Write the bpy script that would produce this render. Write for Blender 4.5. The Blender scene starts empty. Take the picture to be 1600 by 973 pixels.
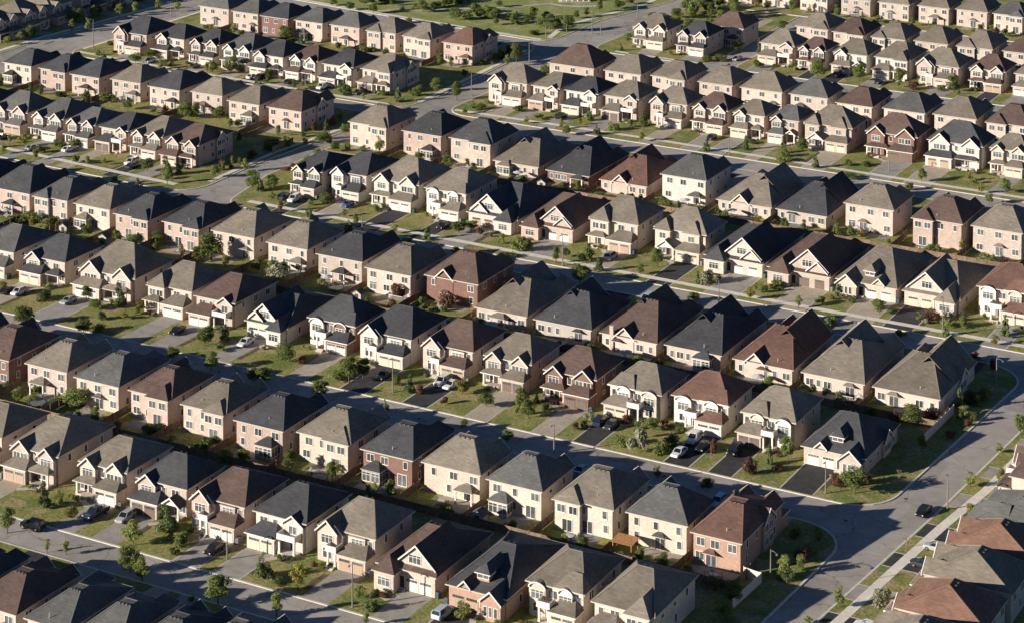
import bpy, math, random
from mathutils import Vector
random.seed(7)
scene = bpy.context.scene
col = scene.collection
R = math.radians

# ---------------------------------------------------------------- camera
cam_d = bpy.data.cameras.new('camera')
cam = bpy.data.objects.new('camera', cam_d)
col.objects.link(cam)
cam.location = (0, 0, 190)
cam.rotation_euler = (R(86.0), 0, R(29.1))
cam_d.sensor_width = 36
cam_d.lens = 82.125
cam_d.shift_y = -0.657
cam_d.clip_start = 5
cam_d.clip_end = 8000
scene.camera = cam

# ---------------------------------------------------------------- light
SUN_AZ, SUN_EL = R(48), R(16)          # shadows run towards SUN_AZ (from +X to +Y)
world = bpy.data.worlds.new('World')
scene.world = world
world.use_nodes = True
wn = world.node_tree
bg = wn.nodes['Background']
sky = wn.nodes.new('ShaderNodeTexSky')
sky.sky_type = 'NISHITA'
sky.sun_disc = False
sky.sun_elevation = SUN_EL
sky.sun_rotation = R(270) - SUN_AZ        # sun stands at azimuth SUN_AZ + 180, measured clockwise from +Y
sky.dust_density = 0.0
sky.air_density = 0.65
sky.ozone_density = 5.0
wn.links.new(sky.outputs[0], bg.inputs[0])
bg.inputs[1].default_value = 0.05
sun_d = bpy.data.lights.new('sun', 'SUN')
sun_d.energy = 5.0
sun_d.angle = R(0.5)
sun_d.color = (1.0, 0.93, 0.83)
sun = bpy.data.objects.new('sun', sun_d)
col.objects.link(sun)
sdir = Vector((math.cos(SUN_AZ) * math.cos(SUN_EL), math.sin(SUN_AZ) * math.cos(SUN_EL), -math.sin(SUN_EL)))
sun.rotation_euler = sdir.to_track_quat('-Z', 'Y').to_euler()
scene.view_settings.view_transform = 'Standard'
scene.view_settings.look = 'None'
scene.view_settings.gamma = 1
scene.view_settings.use_curve_mapping = False
scene.view_settings.exposure = 0.76

HOUSES='''0 -265.6 282.4 9.5 15.1 5.2 0 K b B 3.0 0
0 -254.0 282.1 9.5 15.1 5.2 0 B c B 3.0 1
0 -242.7 282.1 8.2 16.1 5.2 0 G b B 3.0 1
0 -232.6 282.9 7.9 14.2 5.2 0 G b B 3.0 1
0 -222.2 282.5 8.6 15.1 5.2 0 K b B 3.0 1
0 -212.3 285.0 9.4 15.0 5.2 0 G b B 3.0 0
0 -200.6 285.0 9.4 15.0 5.2 0 K b B 3.0 0
0 -188.8 285.0 9.4 15.0 5.2 0 B b B 3.0 0
1 -303.6 334.2 10.7 13.2 5.5 0 T b P7 3.0 1
1 -288.5 332.6 11.0 16.1 5.5 0 T b P1m 3.0 1
1 -272.6 333.3 10.7 13.0 5.5 0 T b P1 3.0 1
1 -258.6 332.9 10.7 11.1 5.5 0 K b P3g 3.0 1
1 -245.1 332.0 10.7 13.2 5.5 0 B p P2 3.0 1
1 -231.7 331.9 10.7 13.7 5.5 0 K w P3 3.0 1
1 -218.1 332.8 11.2 12.2 5.5 0 T c P2 3.0 1
1 -203.7 329.1 11.2 18.6 3.6 1 B c P5 3.0 1
1 -189.3 328.2 11.0 22.0 3.6 1 K o P5dm 3.0 1
1 -176.7 332.5 10.2 14.3 5.5 0 T c P4 3.0 1
1 -163.5 331.3 10.7 16.1 5.5 0 T c P7m 3.0 1
10 -311.4 706.6 11.9 12.3 6.0 0 B b B 3.0 1
10 -285.9 719.7 11.3 15.2 6.0 0 T b B 3.0 1
10 -272.4 718.1 10.7 14.8 6.0 0 B b B 3.0 1
10 -258.7 718.1 10.8 14.9 6.0 0 T b B 3.0 1
10 -244.7 719.2 10.7 15.9 6.0 0 T b B 3.0 1
10 -230.1 719.7 11.2 16.1 6.0 0 T b B 3.0 1
10 -215.4 720.2 10.7 15.1 6.0 0 B b B 3.0 1
11 -333.0 766.0 10.5 14.0 5.8 0 G b B 3.0 0
11 -318.5 766.5 10.5 14.0 5.8 0 T b B 3.0 1
11 -304.0 767.0 10.7 14.1 5.8 0 T b B 3.0 1
11 -289.0 767.8 10.7 14.1 5.8 0 G b B 3.0 1
11 -274.9 767.8 10.7 14.1 5.8 0 T b B 3.0 1
11 -260.9 769.1 10.7 14.1 5.8 0 T b B 3.0 1
11 -247.4 770.3 10.7 14.1 5.8 0 T b B 3.0 1
11 -234.5 770.2 10.3 14.1 5.8 0 G b B 3.0 1
11 -220.5 771.5 10.5 14.0 5.8 0 T b B 3.0 0
2 -343.6 364.8 11.0 15.0 5.5 0 K r B 3.0 0
2 -328.7 364.8 10.8 15.9 5.5 0 B r B 3.0 1
2 -313.8 365.7 10.3 14.2 5.5 0 T b B 3.0 1
2 -299.7 364.8 10.8 15.7 5.5 0 G b B 3.0 1
2 -286.3 364.9 10.0 13.9 5.5 0 B p B 3.0 1
2 -272.5 364.2 10.3 14.1 5.5 0 T b B 3.0 1
2 -258.2 362.9 10.9 15.2 5.5 0 K p B 3.0 1
2 -243.9 364.2 11.6 12.8 5.5 0 T c B 3.0 1
2 -229.3 363.6 10.8 14.6 5.5 0 K r B 3.0 1
2 -215.6 364.2 11.9 11.4 5.5 0 T c B 3.0 1
2 -201.7 363.6 10.9 12.3 5.5 0 G c B 3.0 1
2 -187.1 363.2 11.1 14.2 5.5 0 T c B 3.0 1
2 -173.0 363.8 11.3 11.1 5.5 0 G c B 3.0 1
2 -160.8 362.2 8.9 18.5 5.5 0 R o B 3.0 1
3 -389.3 417.5 11.5 14.0 5.5 0 K b P1 3.2 0
3 -373.7 417.5 11.4 16.1 5.5 0 G b P7 3.2 1
3 -358.4 417.9 11.3 13.5 5.5 0 K b P3g 3.2 1
3 -339.3 417.0 15.8 13.9 5.5 0 T b P1m 3.2 1
3 -320.8 416.6 11.7 14.2 5.5 0 T b P7 3.2 1
3 -307.2 415.2 10.5 16.1 5.5 0 B b P3 3.2 1
3 -291.5 412.8 10.7 21.2 3.4 1 K w P5m 3.2 1
3 -276.6 416.3 11.9 11.2 5.5 0 K r P4 3.2 1
3 -262.2 415.7 12.1 14.9 5.5 0 K w P2 3.2 1
3 -246.9 416.1 11.5 13.5 5.5 0 B b P2 3.2 1
3 -232.4 416.0 10.7 12.6 5.5 0 T b P1 3.2 1
3 -217.3 415.2 11.5 11.9 5.5 0 B r P1 3.2 1
3 -202.2 414.5 11.3 12.2 5.5 0 T c P4m 3.2 1
3 -188.3 416.0 11.8 12.0 5.5 0 R w P4 3.2 1
3 -173.2 414.8 10.9 13.5 5.5 0 T c P4m 3.2 1
3 -157.8 410.2 12.3 18.4 3.4 1 K b P5dm 3.2 1
4 -445.5 455.0 11.8 16.0 5.6 0 K p B 3.0 0
4 -430.6 455.0 11.8 16.0 5.6 0 K b B 3.0 0
4 -415.8 455.5 11.9 16.1 5.6 0 K p B 3.0 1
4 -401.2 454.1 13.1 16.1 5.6 0 K p B 3.0 1
4 -387.5 454.3 10.0 15.3 5.6 0 G b B 3.0 1
4 -373.7 453.9 10.7 15.0 5.6 0 T b B 3.0 1
4 -359.9 452.4 10.7 16.1 5.6 0 K p B 3.0 1
4 -345.3 453.4 11.3 16.1 5.6 0 K p B 3.0 1
4 -330.1 453.7 12.0 16.1 5.6 0 T b B 3.0 1
4 -313.7 453.0 11.1 15.3 5.6 0 T b B 3.0 1
4 -298.1 451.9 12.1 15.9 5.6 0 K b B 3.0 1
4 -282.9 449.4 11.8 16.1 5.6 0 T b B 3.0 1
4 -267.2 451.8 13.5 16.1 5.6 0 B r B 3.0 1
4 -250.2 444.6 12.6 22.6 3.4 1 T b B 3.0 1
4 -234.5 444.4 13.6 18.1 3.4 1 K g B 3.0 1
4 -218.3 444.3 13.0 22.6 3.4 1 B b B 3.0 1
4 -203.0 444.8 12.6 23.2 3.4 1 K b B 3.0 1
4 -187.1 444.7 12.9 23.2 3.4 1 R b B 3.0 1
4 -171.2 444.7 13.1 23.0 3.4 1 T b B 3.0 1
4 -155.3 444.6 13.6 22.7 3.4 1 T b B 3.0 1
5 -342.6 504.3 8.8 16.1 6.3 0 K b P1 3.6 1
5 -331.1 507.1 10.0 16.1 6.3 0 K w P2 3.6 1
5 -316.7 507.0 13.5 16.1 6.3 0 T w P1 3.6 1
5 -301.2 506.3 11.7 16.1 6.3 0 T c P4 3.6 1
5 -285.4 502.7 14.0 25.4 3.3 1 K w P5m 3.6 1
5 -269.4 502.5 13.7 23.7 3.3 1 B p P5 3.6 1
5 -252.6 505.7 12.8 14.5 6.3 0 T c P7 3.6 1
5 -235.1 506.8 13.3 11.6 6.3 0 T c P6 3.6 1
5 -219.0 502.3 14.6 25.1 3.3 1 K b P5 3.6 1
5 -202.1 501.7 15.1 25.8 3.3 1 B b P5 3.6 1
5 -185.4 501.8 14.1 25.1 3.3 1 T c P5d 3.6 1
5 -169.8 501.8 12.9 25.2 3.3 1 T b P5m 3.6 1
5 -153.6 504.8 12.1 16.1 6.3 0 R b P4 3.6 1
5b -481.0 512.0 11.0 15.0 5.8 0 G b P3g 3.2 0
5b -466.5 512.0 11.0 15.0 5.8 0 K b P1 3.2 1
5b -451.6 512.2 12.3 12.4 5.8 0 G b P1 3.2 1
5b -437.3 511.9 10.7 16.1 5.8 0 G b P1 3.2 1
5b -424.8 511.5 9.5 13.4 5.8 0 G b P1 3.2 1
5b -413.0 511.5 9.4 15.7 5.8 0 K p P3 3.2 1
5b -400.9 511.1 10.0 16.1 5.8 0 T b P1 3.2 1
5b -387.7 509.6 10.7 15.9 5.8 0 B p P1m 3.2 1
6 -351.0 547.6 12.7 14.5 6.6 0 T b B 3.0 1
6 -333.5 547.5 12.1 16.1 6.6 0 K p B 3.0 1
6 -317.8 547.9 13.1 13.8 6.6 0 K b B 3.0 1
6 -302.0 545.3 13.3 20.4 3.1 1 T b B 3.0 1
6 -285.7 544.5 12.4 22.2 3.1 1 K r B 3.0 1
6 -269.2 544.0 13.2 21.4 3.1 1 R p B 3.0 1
6 -252.3 545.8 12.4 16.1 6.6 0 G w B 3.0 1
6 -234.3 543.5 14.5 22.6 3.1 1 T b B 3.0 1
6 -218.4 543.7 13.1 23.6 3.1 1 K b B 3.0 1
6 -201.3 546.2 12.5 14.0 6.6 0 T b B 3.0 1
6 -182.6 544.2 12.0 16.1 6.6 0 B p B 3.0 1
6 -167.7 544.5 12.1 15.8 6.6 0 T b B 3.0 1
6b -485.4 554.0 10.7 13.9 5.8 0 K b B 3.0 1
6b -470.8 554.0 10.7 14.0 5.8 0 K p B 3.0 1
6b -457.8 553.1 10.5 16.1 5.8 0 K p B 3.0 1
6b -443.0 554.4 10.7 13.5 5.8 0 T b B 3.0 1
6b -427.7 553.4 11.0 15.9 5.8 0 K b B 3.0 1
6b -412.8 554.6 10.9 11.8 5.8 0 T b B 3.0 1
6b -397.3 551.7 10.7 14.4 5.8 0 T b B 3.0 1
6b -382.7 551.7 11.3 16.1 5.8 0 B p B 3.0 1
7 -340.1 608.8 12.5 12.3 6.3 0 T b P2 3.4 1
7 -327.1 608.8 8.8 16.1 6.3 0 T b P3 3.4 1
7 -315.1 609.0 10.4 12.8 6.3 0 K w P3 3.4 1
7 -302.1 609.5 10.7 13.5 6.3 0 T b P3 3.4 1
7 -287.3 610.9 11.1 11.4 6.3 0 T b P2 3.4 1
7 -274.0 610.8 10.6 11.2 6.3 0 B b P1 3.4 1
7 -261.8 610.8 9.1 11.1 6.3 0 T b P3g 3.4 1
7 -250.8 610.8 8.1 11.3 6.3 0 G p P3g 3.4 1
7 -237.7 611.1 13.9 11.1 6.3 0 T b P6 3.4 1
7 -219.0 611.4 14.5 11.1 6.3 0 B r P1 3.4 1
7 -200.7 611.6 15.1 11.1 6.3 0 K w P1m 3.4 1
7 -185.8 612.2 9.8 11.3 6.3 0 T b P1 3.4 1
7b -479.1 602.5 12.7 16.1 6.2 0 K p P2 3.2 1
7b -463.7 603.6 10.7 12.7 6.2 0 K b P3g 3.2 1
7b -449.4 603.1 10.7 12.7 6.2 0 K b P1 3.2 1
7b -435.8 602.2 10.7 14.2 6.2 0 G w P1 3.2 1
7b -422.2 600.0 10.7 14.4 6.2 0 K w P3g 3.2 1
7b -409.5 601.1 10.1 12.3 6.2 0 B w P1m 3.2 1
7b -396.0 600.2 10.7 14.5 6.2 0 K w P3 3.2 1
7b -382.0 600.9 11.0 15.6 6.2 0 T b P7m 3.2 1
8 -332.5 635.7 15.5 14.3 6.1 0 B b B 3.0 1
8 -315.1 636.1 12.0 16.0 6.1 0 T b B 3.0 1
8 -299.8 637.4 11.3 15.3 6.1 0 T b B 3.0 1
8 -284.5 637.8 10.7 15.4 6.1 0 T b B 3.0 1
8 -269.7 638.1 12.9 12.3 6.1 0 T b B 3.0 1
8 -254.6 638.3 11.5 12.2 6.1 0 G b B 3.0 1
8 -239.4 635.8 10.7 16.1 6.1 0 B b B 3.0 1
8 -224.3 636.7 12.2 15.5 6.1 0 G b B 3.0 1
8 -209.5 637.8 12.2 16.1 6.1 0 T b B 3.0 1
8 -194.1 637.7 11.6 15.4 6.1 0 B b B 3.0 1
8b -476.8 645.4 12.1 12.2 6.3 0 G b B 3.0 1
8b -463.2 644.5 10.3 13.9 6.3 0 G b B 3.0 1
8b -450.3 643.6 10.7 14.4 6.3 0 K r B 3.0 1
8b -436.6 644.0 10.7 13.5 6.3 0 G b B 3.0 1
8b -422.5 644.4 11.1 11.8 6.3 0 G p B 3.0 1
8b -407.6 643.8 10.7 12.7 6.3 0 T b B 3.0 1
8b -393.2 642.7 10.7 13.2 6.3 0 T b B 3.0 1
8b -377.3 641.9 10.7 16.1 6.3 0 R p B 3.0 1
9 -332.5 692.2 12.0 11.1 6.0 0 T w P1 3.2 1
9 -316.4 690.8 10.7 12.9 6.0 0 K b P1 3.2 1
9 -287.1 692.4 11.4 11.1 6.0 0 T b P3 3.2 1
9 -274.9 691.9 8.8 11.1 6.0 0 B b P1 3.2 1
9 -262.1 692.5 10.7 13.3 6.0 0 T w P3g 3.2 1
9 -248.3 693.1 11.1 16.1 6.0 0 T w P7m 3.2 1
9 -233.1 692.2 13.2 12.4 6.0 0 T b P2 3.2 1
9 -217.8 694.1 10.7 11.5 6.0 0 B b P1 3.2 1
9 -203.6 694.4 10.7 12.0 6.0 0 T b P3 3.2 0'''
TREES='''D -278.1 312.8 4.5 2.9 12 832
C -279.4 324.1 4.8 2.6 68 792
Y -276.7 325.2 4.0 1.9 92 793
G -271.7 322.9 2.1 3.5 112 810
Y -263.4 311.3 2.3 1.6 103 866
Y -266.9 310.4 2.3 0.9 74 862
Y -255.1 319.8 4.6 4.1 209 852
C -253.7 327.0 4.9 3.9 257 830
D -249.3 311.6 4.3 3.9 204 893
Y -245.3 309.8 4.3 3.1 222 908
S -246.4 320.2 1.6 1.8 272 868
S -247.2 324.0 2.9 2.8 287 853
D -229.0 309.5 4.9 4.1 341 944
S -233.4 308.1 1.1 1.5 300 940
C -227.7 320.7 4.7 2.9 411 904
G -220.0 320.2 5.1 3.1 466 922
Y -218.1 311.0 3.9 2.6 432 962
C -205.2 320.2 2.8 2.4 580 954
S -224.4 320.9 0.9 2.7 437 910
Y -203.1 315.3 2.2 1.5 572 978
Y -190.2 324.7 3.5 3.0 722 969
G -240.1 362.8 1.9 1.5 527 739
R -232.5 362.7 1.5 1.7 585 748
G -185.7 390.4 2.5 1.9 1027 747
D -175.1 389.9 2.4 2.4 1105 767
D -153.1 351.7 3.8 3.2 1145 944
D -152.0 346.0 3.2 3.2 1133 969
S -154.4 355.9 1.6 1.7 1150 925
D -150.6 402.3 4.6 4.5 1335 771
R -154.5 403.2 2.7 3.4 1307 761
R -150.5 407.1 2.7 3.0 1350 756
B -145.2 411.7 3.0 2.9 1405 751
Y -132.5 415.5 3.1 2.4 1516 761
G -127.4 418.4 3.7 2.2 1565 761
G -128.8 404.2 1.9 2.6 1517 804
R -127.4 400.8 2.1 2.3 1519 818
B -134.6 386.0 3.2 2.0 1417 855
B -135.3 372.1 2.2 0.9 1368 904
Y -137.1 359.4 3.8 2.1 1311 949
Y -139.6 351.7 1.3 1.5 1262 974
Y -149.2 365.2 3.8 2.6 1227 901
P -130.4 363.1 3.8 3.4 1382 949
S -153.5 380.1 1.6 2.1 1242 839
D -329.4 396.2 2.9 4.0 130 521
D -344.4 393.7 4.1 4.3 37 508
S -327.1 398.8 1.7 3.1 155 518
D -302.5 393.1 2.8 3.0 269 563
D -291.9 392.8 3.6 3.5 330 578
D -280.5 391.9 2.7 2.7 395 596
G -326.1 411.2 1.8 2.3 215 492
D -301.5 403.4 4.0 3.9 320 540
C -299.6 408.4 3.7 2.5 352 531
S -296.9 402.6 1.7 2.8 343 548
D -304.4 363.2 3.7 5.2 117 636
S -308.6 362.7 1.6 3.3 90 631
S -282.4 360.8 1.8 5.1 240 676
S -268.5 359.0 2.3 4.4 320 703
S -268.9 363.1 1.3 2.3 345 686
S -323.4 364.1 1.6 2.7 10 606
S -316.3 365.3 1.6 2.9 57 613
D -277.6 391.6 3.5 3.7 411 601
D -263.4 391.7 3.5 3.7 500 621
D -280.6 404.1 3.6 4.7 446 566
R -277.0 405.2 1.7 1.9 472 568
D -262.4 401.2 5.7 4.3 546 598
D -261.2 404.6 4.1 3.0 567 591
S -266.2 401.9 1.9 3.4 525 591
C -248.5 403.0 4.1 2.1 641 613
C -247.7 392.1 2.6 1.8 602 643
S -230.0 393.5 1.6 1.5 725 666
D -218.7 390.9 2.3 2.3 792 691
G -238.6 407.4 3.5 3.2 722 616
D -230.9 404.1 2.7 3.1 760 636
R -239.2 401.3 1.9 1.6 695 631
R -246.4 403.1 2.2 2.4 655 616
D -220.8 403.4 3.4 2.8 825 653
D -225.1 408.4 3.3 3.3 815 633
S -219.4 408.6 1.9 2.1 854 641
C -223.1 411.3 1.9 1.1 842 626
R -209.8 402.9 1.6 1.5 899 671
S -208.9 404.5 1.8 1.8 911 668
P -209.1 408.0 2.6 2.3 922 658
P -194.2 399.4 5.7 3.7 997 706
S -198.6 400.4 2.8 2.3 969 696
R -202.2 410.8 1.8 2.6 980 661
D -196.4 410.2 2.3 3.2 1025 666
S -189.4 400.3 3.0 3.0 1035 711
S -189.4 404.8 2.6 3.3 1050 698
R -193.9 411.7 2.1 2.6 1045 668
R -181.2 406.6 3.0 2.0 1116 706
R -171.0 400.6 3.5 2.4 1172 741
C -169.3 406.1 4.3 1.4 1203 727
D -167.3 410.3 4.3 2.7 1231 718
R -166.9 404.5 1.2 2.2 1216 736
S -170.0 481.8 2.0 2.5 1407 528
Y -169.6 493.3 2.3 2.0 1437 503
R -167.6 495.3 2.9 3.2 1455 501
P -167.9 492.8 1.5 1.7 1447 506
C -161.3 498.8 2.6 1.4 1505 501
C -150.1 493.8 5.2 2.3 1570 526
P -148.6 498.2 1.7 2.8 1590 518
S -186.7 481.4 2.0 3.4 1295 508
D -179.1 493.5 3.0 2.9 1375 491
R -151.9 477.7 1.7 2.5 1522 561
R -146.7 473.7 2.8 1.9 1550 578
Y -143.3 458.5 2.4 2.9 1540 621
C -145.9 449.5 4.8 2.1 1499 641
Y -144.0 446.9 2.4 2.8 1507 651
R -145.4 454.7 2.4 2.9 1515 628
G -146.3 427.7 2.5 2.7 1440 701
D -152.2 438.6 3.1 5.1 1425 661
R -149.3 442.0 2.4 3.6 1455 656
C -168.0 439.1 3.5 2.3 1310 636
C -173.0 443.9 2.2 1.1 1288 616
C -176.0 444.2 1.6 1.1 1268 611
D -131.5 444.0 3.9 2.5 1595 678
Y -132.5 433.0 2.0 2.0 1561 708
C -392.3 485.6 2.8 2.4 179 289
D -372.5 503.8 3.2 2.8 336 278
D -357.0 499.5 5.2 3.7 395 298
Y -368.6 512.0 3.9 2.1 382 269
C -385.3 498.7 5.7 3.1 259 275
C -382.8 501.4 2.8 1.7 280 273
D -392.2 499.5 3.2 3.5 230 268
S -414.1 496.2 2.5 2.5 120 255
S -410.8 496.7 2.5 2.1 136 257
C -386.6 488.2 2.1 1.4 215 290
S -384.6 450.7 2.6 4.9 80 353
S -381.8 452.2 2.0 3.2 100 353
S -390.6 450.3 2.7 4.9 50 348
S -401.1 452.1 2.0 3.3 8 335
D -333.2 448.8 6.3 5.6 330 408
D -355.2 446.2 3.5 3.8 207 390
D -352.0 451.8 3.2 3.2 245 383
S -350.7 408.8 2.4 4.4 72 468
D -342.6 413.3 3.0 2.1 135 468
C -332.6 412.7 6.0 2.9 192 478
D -336.9 409.4 2.1 3.8 148 483
G -327.0 413.5 2.4 2.3 220 486
G -363.1 408.2 2.1 2.4 5 455
C -315.4 482.3 3.6 2.2 545 365
D -352.5 502.0 3.8 3.7 425 298
C -355.0 499.3 5.2 2.4 404 300
S -334.2 499.6 2.7 5.0 507 318
S -319.1 500.7 1.7 2.6 587 330
D -291.2 495.8 2.9 3.8 717 365
D -289.6 499.5 2.3 3.2 737 360
G -283.8 481.6 1.9 2.8 712 398
R -285.6 497.2 2.3 2.2 752 368
D -298.1 481.9 1.6 2.5 635 383
P -311.6 445.3 4.3 5.4 432 438
R -279.8 448.3 4.2 3.2 621 468
R -266.4 448.6 3.9 4.1 700 483
S -272.0 485.5 1.3 4.7 790 403
D -247.9 478.3 4.3 4.5 906 443
D -238.0 490.4 2.5 1.8 1000 430
D -236.8 497.2 4.4 2.5 1027 418
C -223.3 491.0 3.4 1.2 1090 445
P -221.4 493.0 3.7 4.2 1107 443
D -219.5 480.9 1.8 2.4 1085 470
S -253.3 492.3 4.1 4.0 917 410
S -207.3 493.5 2.1 1.8 1195 458
S -271.3 491.3 3.5 3.8 812 393
P -269.9 493.7 1.9 2.5 827 390
G -283.0 542.6 2.4 2.7 897 295
S -273.4 538.4 1.4 5.0 936 310
C -262.7 541.3 2.0 2.0 1001 315
S -254.4 539.8 2.4 4.0 1042 325
B -242.1 501.1 2.2 2.8 1007 405
D -203.9 593.1 3.5 2.8 1440 285
S -204.1 584.6 2.4 2.4 1422 298
D -181.1 594.2 3.8 3.0 1571 303
D -181.9 583.2 2.7 2.3 1546 320
D -221.5 586.6 1.4 3.5 1330 280
S -222.3 599.6 1.4 2.8 1352 260
G -176.4 544.1 2.9 2.2 1504 393
S -168.7 539.3 2.2 6.2 1542 410
C -191.7 499.7 3.0 1.8 1309 463
S -193.3 493.1 2.1 2.3 1282 475
R -188.3 498.3 1.5 1.8 1327 470
D -180.8 496.2 2.1 2.6 1370 483
S -206.0 498.1 2.1 3.0 1215 450
S -194.1 539.8 1.6 2.2 1387 383
S -243.5 592.6 1.8 4.2 1225 253
D -438.4 592.0 4.1 3.6 332 117
D -434.2 596.2 5.0 4.5 361 115
D -468.4 599.3 2.6 4.6 240 90
D -468.3 591.1 3.4 4.1 212 100
Y -514.7 615.1 4.5 2.6 112 50
Y -514.3 640.2 5.0 3.1 186 27
Y -512.5 646.8 4.1 2.9 211 22
Y -509.7 656.3 3.5 2.7 247 15
Y -501.2 656.4 3.7 2.7 277 19
Y -522.0 635.9 3.2 2.2 147 27
Y -509.9 617.7 4.9 2.2 137 50
Y -520.5 596.3 3.5 2.4 34 65
Y -525.5 594.5 3.1 2.4 11 64
S -490.7 605.8 1.7 3.0 172 72
D -415.4 547.2 4.6 4.5 289 185
D -411.7 547.6 5.0 2.6 306 187
D -405.8 551.0 3.5 4.2 342 187
S -445.5 550.7 2.4 3.9 175 160
D -435.9 546.2 2.7 3.4 200 172
S -463.4 547.4 2.0 3.9 92 152
G -437.3 501.0 4.1 3.6 37 230
S -429.1 498.4 2.2 2.5 62 240
S -428.9 505.7 2.6 2.9 90 230
S -424.1 507.2 2.6 2.9 120 230
C -387.6 536.0 3.0 1.5 374 220
S -493.3 556.9 1.6 3.2 8 122
D -443.1 639.4 4.8 5.6 446 65
D -419.2 595.7 3.3 2.8 432 120
C -388.9 592.3 5.2 4.3 537 148
C -369.6 592.9 4.7 2.7 622 160
D -367.6 600.8 3.2 2.7 652 152
D -365.3 608.0 4.4 3.2 681 145
D -355.1 603.5 5.6 3.1 714 157
D -366.4 627.5 2.5 2.4 726 122
B -364.1 641.6 3.3 1.6 770 108
Y -361.4 645.9 4.2 2.1 792 105
S -377.3 597.0 1.6 4.3 600 150
S -409.5 641.1 1.7 4.2 582 82
C -366.7 549.1 6.3 1.8 509 218
C -371.6 537.5 3.0 1.4 451 230
C -363.3 545.8 3.7 1.5 515 225
D -365.2 544.8 3.0 4.0 503 225
D -364.0 555.0 3.0 2.9 539 212
Y -347.0 546.4 4.4 2.9 602 232
S -343.6 597.6 2.0 3.1 750 172
R -369.3 542.5 1.9 1.8 477 225
C -373.6 547.5 2.6 1.5 473 215
D -448.8 687.9 2.8 3.6 547 17
D -438.8 687.8 3.7 3.6 584 22
C -432.5 697.0 2.3 1.8 629 17
D -424.6 698.0 3.7 4.1 661 20
D -421.4 699.7 3.2 2.7 677 20
D -408.5 693.5 4.1 4.5 712 32
D -405.0 695.5 3.2 3.6 730 32
D -402.1 699.3 3.6 4.0 750 30
D -399.7 700.6 4.1 3.6 762 30
D -392.5 693.7 2.3 2.2 775 40
D -392.9 702.2 2.3 3.1 792 32
D -421.9 710.9 2.8 4.6 700 10
C -389.5 703.0 3.6 1.8 807 33
D -384.2 701.6 2.7 4.4 825 37
D -375.7 697.7 3.1 5.7 850 45
D -370.7 695.2 3.1 3.9 865 50
D -366.5 697.6 5.3 4.8 887 50
D -372.7 715.7 2.7 2.7 900 30
D -369.9 728.4 4.6 2.3 937 20
D -366.5 735.9 3.2 5.0 965 15
S -374.8 687.7 1.8 4.3 832 55
D -370.9 720.0 3.2 1.8 916 27
D -458.0 690.8 2.3 3.2 520 10
D -444.2 703.2 2.3 4.1 600 6
S -420.6 682.4 1.8 2.7 640 36
S -407.0 681.4 1.8 3.1 690 44
D -410.5 710.3 2.3 3.2 742 16
D -404.9 718.0 2.3 2.7 780 12
D -365.7 744.5 2.3 3.7 985 8
D -360.7 651.0 6.3 4.1 807 100
S -347.1 644.6 2.9 3.3 850 115
D -341.1 693.1 3.1 3.9 982 68
S -339.1 726.7 2.7 5.3 1057 37
D -342.3 741.5 6.9 4.1 1072 22
D -337.3 735.4 3.6 3.1 1081 30
D -331.6 738.6 4.6 2.2 1110 30
D -340.6 750.4 3.7 5.5 1095 15
D -335.9 756.5 3.3 4.1 1125 12
D -331.1 756.8 3.3 3.6 1145 14
D -303.8 699.9 3.4 3.4 1155 82
C -297.1 700.7 5.6 1.3 1186 85
S -304.8 686.8 2.5 4.2 1125 95
S -307.8 683.2 2.1 3.3 1105 97
S -290.0 683.7 2.9 3.3 1185 107
C -309.2 602.4 5.0 1.9 921 190
D -290.9 601.0 4.9 3.0 1005 205
S -295.6 602.2 2.7 2.6 985 200
S -298.2 596.9 2.6 3.7 960 205
C -257.2 597.6 4.4 1.8 1165 235
S -323.3 596.9 1.5 3.4 841 187
D -308.2 586.1 2.6 2.6 885 212
S -258.1 604.3 1.1 2.9 1175 225
S -332.3 601.4 2.3 3.4 811 175
D -269.1 681.7 5.3 5.6 1277 122
D -256.2 684.4 4.9 4.0 1342 127
D -243.8 686.9 4.9 3.2 1405 132
R -238.2 683.0 2.8 3.6 1425 140
D -225.8 685.6 4.8 3.5 1490 145
S -230.1 685.8 2.0 3.2 1469 142
D -295.9 767.4 3.2 1.8 1307 22
D -309.7 759.7 5.5 2.3 1237 22
D -303.4 735.8 3.1 3.5 1222 47
C -246.7 599.9 3.3 1.8 1224 240
D -242.7 604.3 3.3 3.6 1254 237
D -267.3 636.9 2.0 3.5 1208 170
S -275.4 762.2 1.4 3.1 1385 37
S -240.1 771.1 1.8 2.6 1552 47'''
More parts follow.
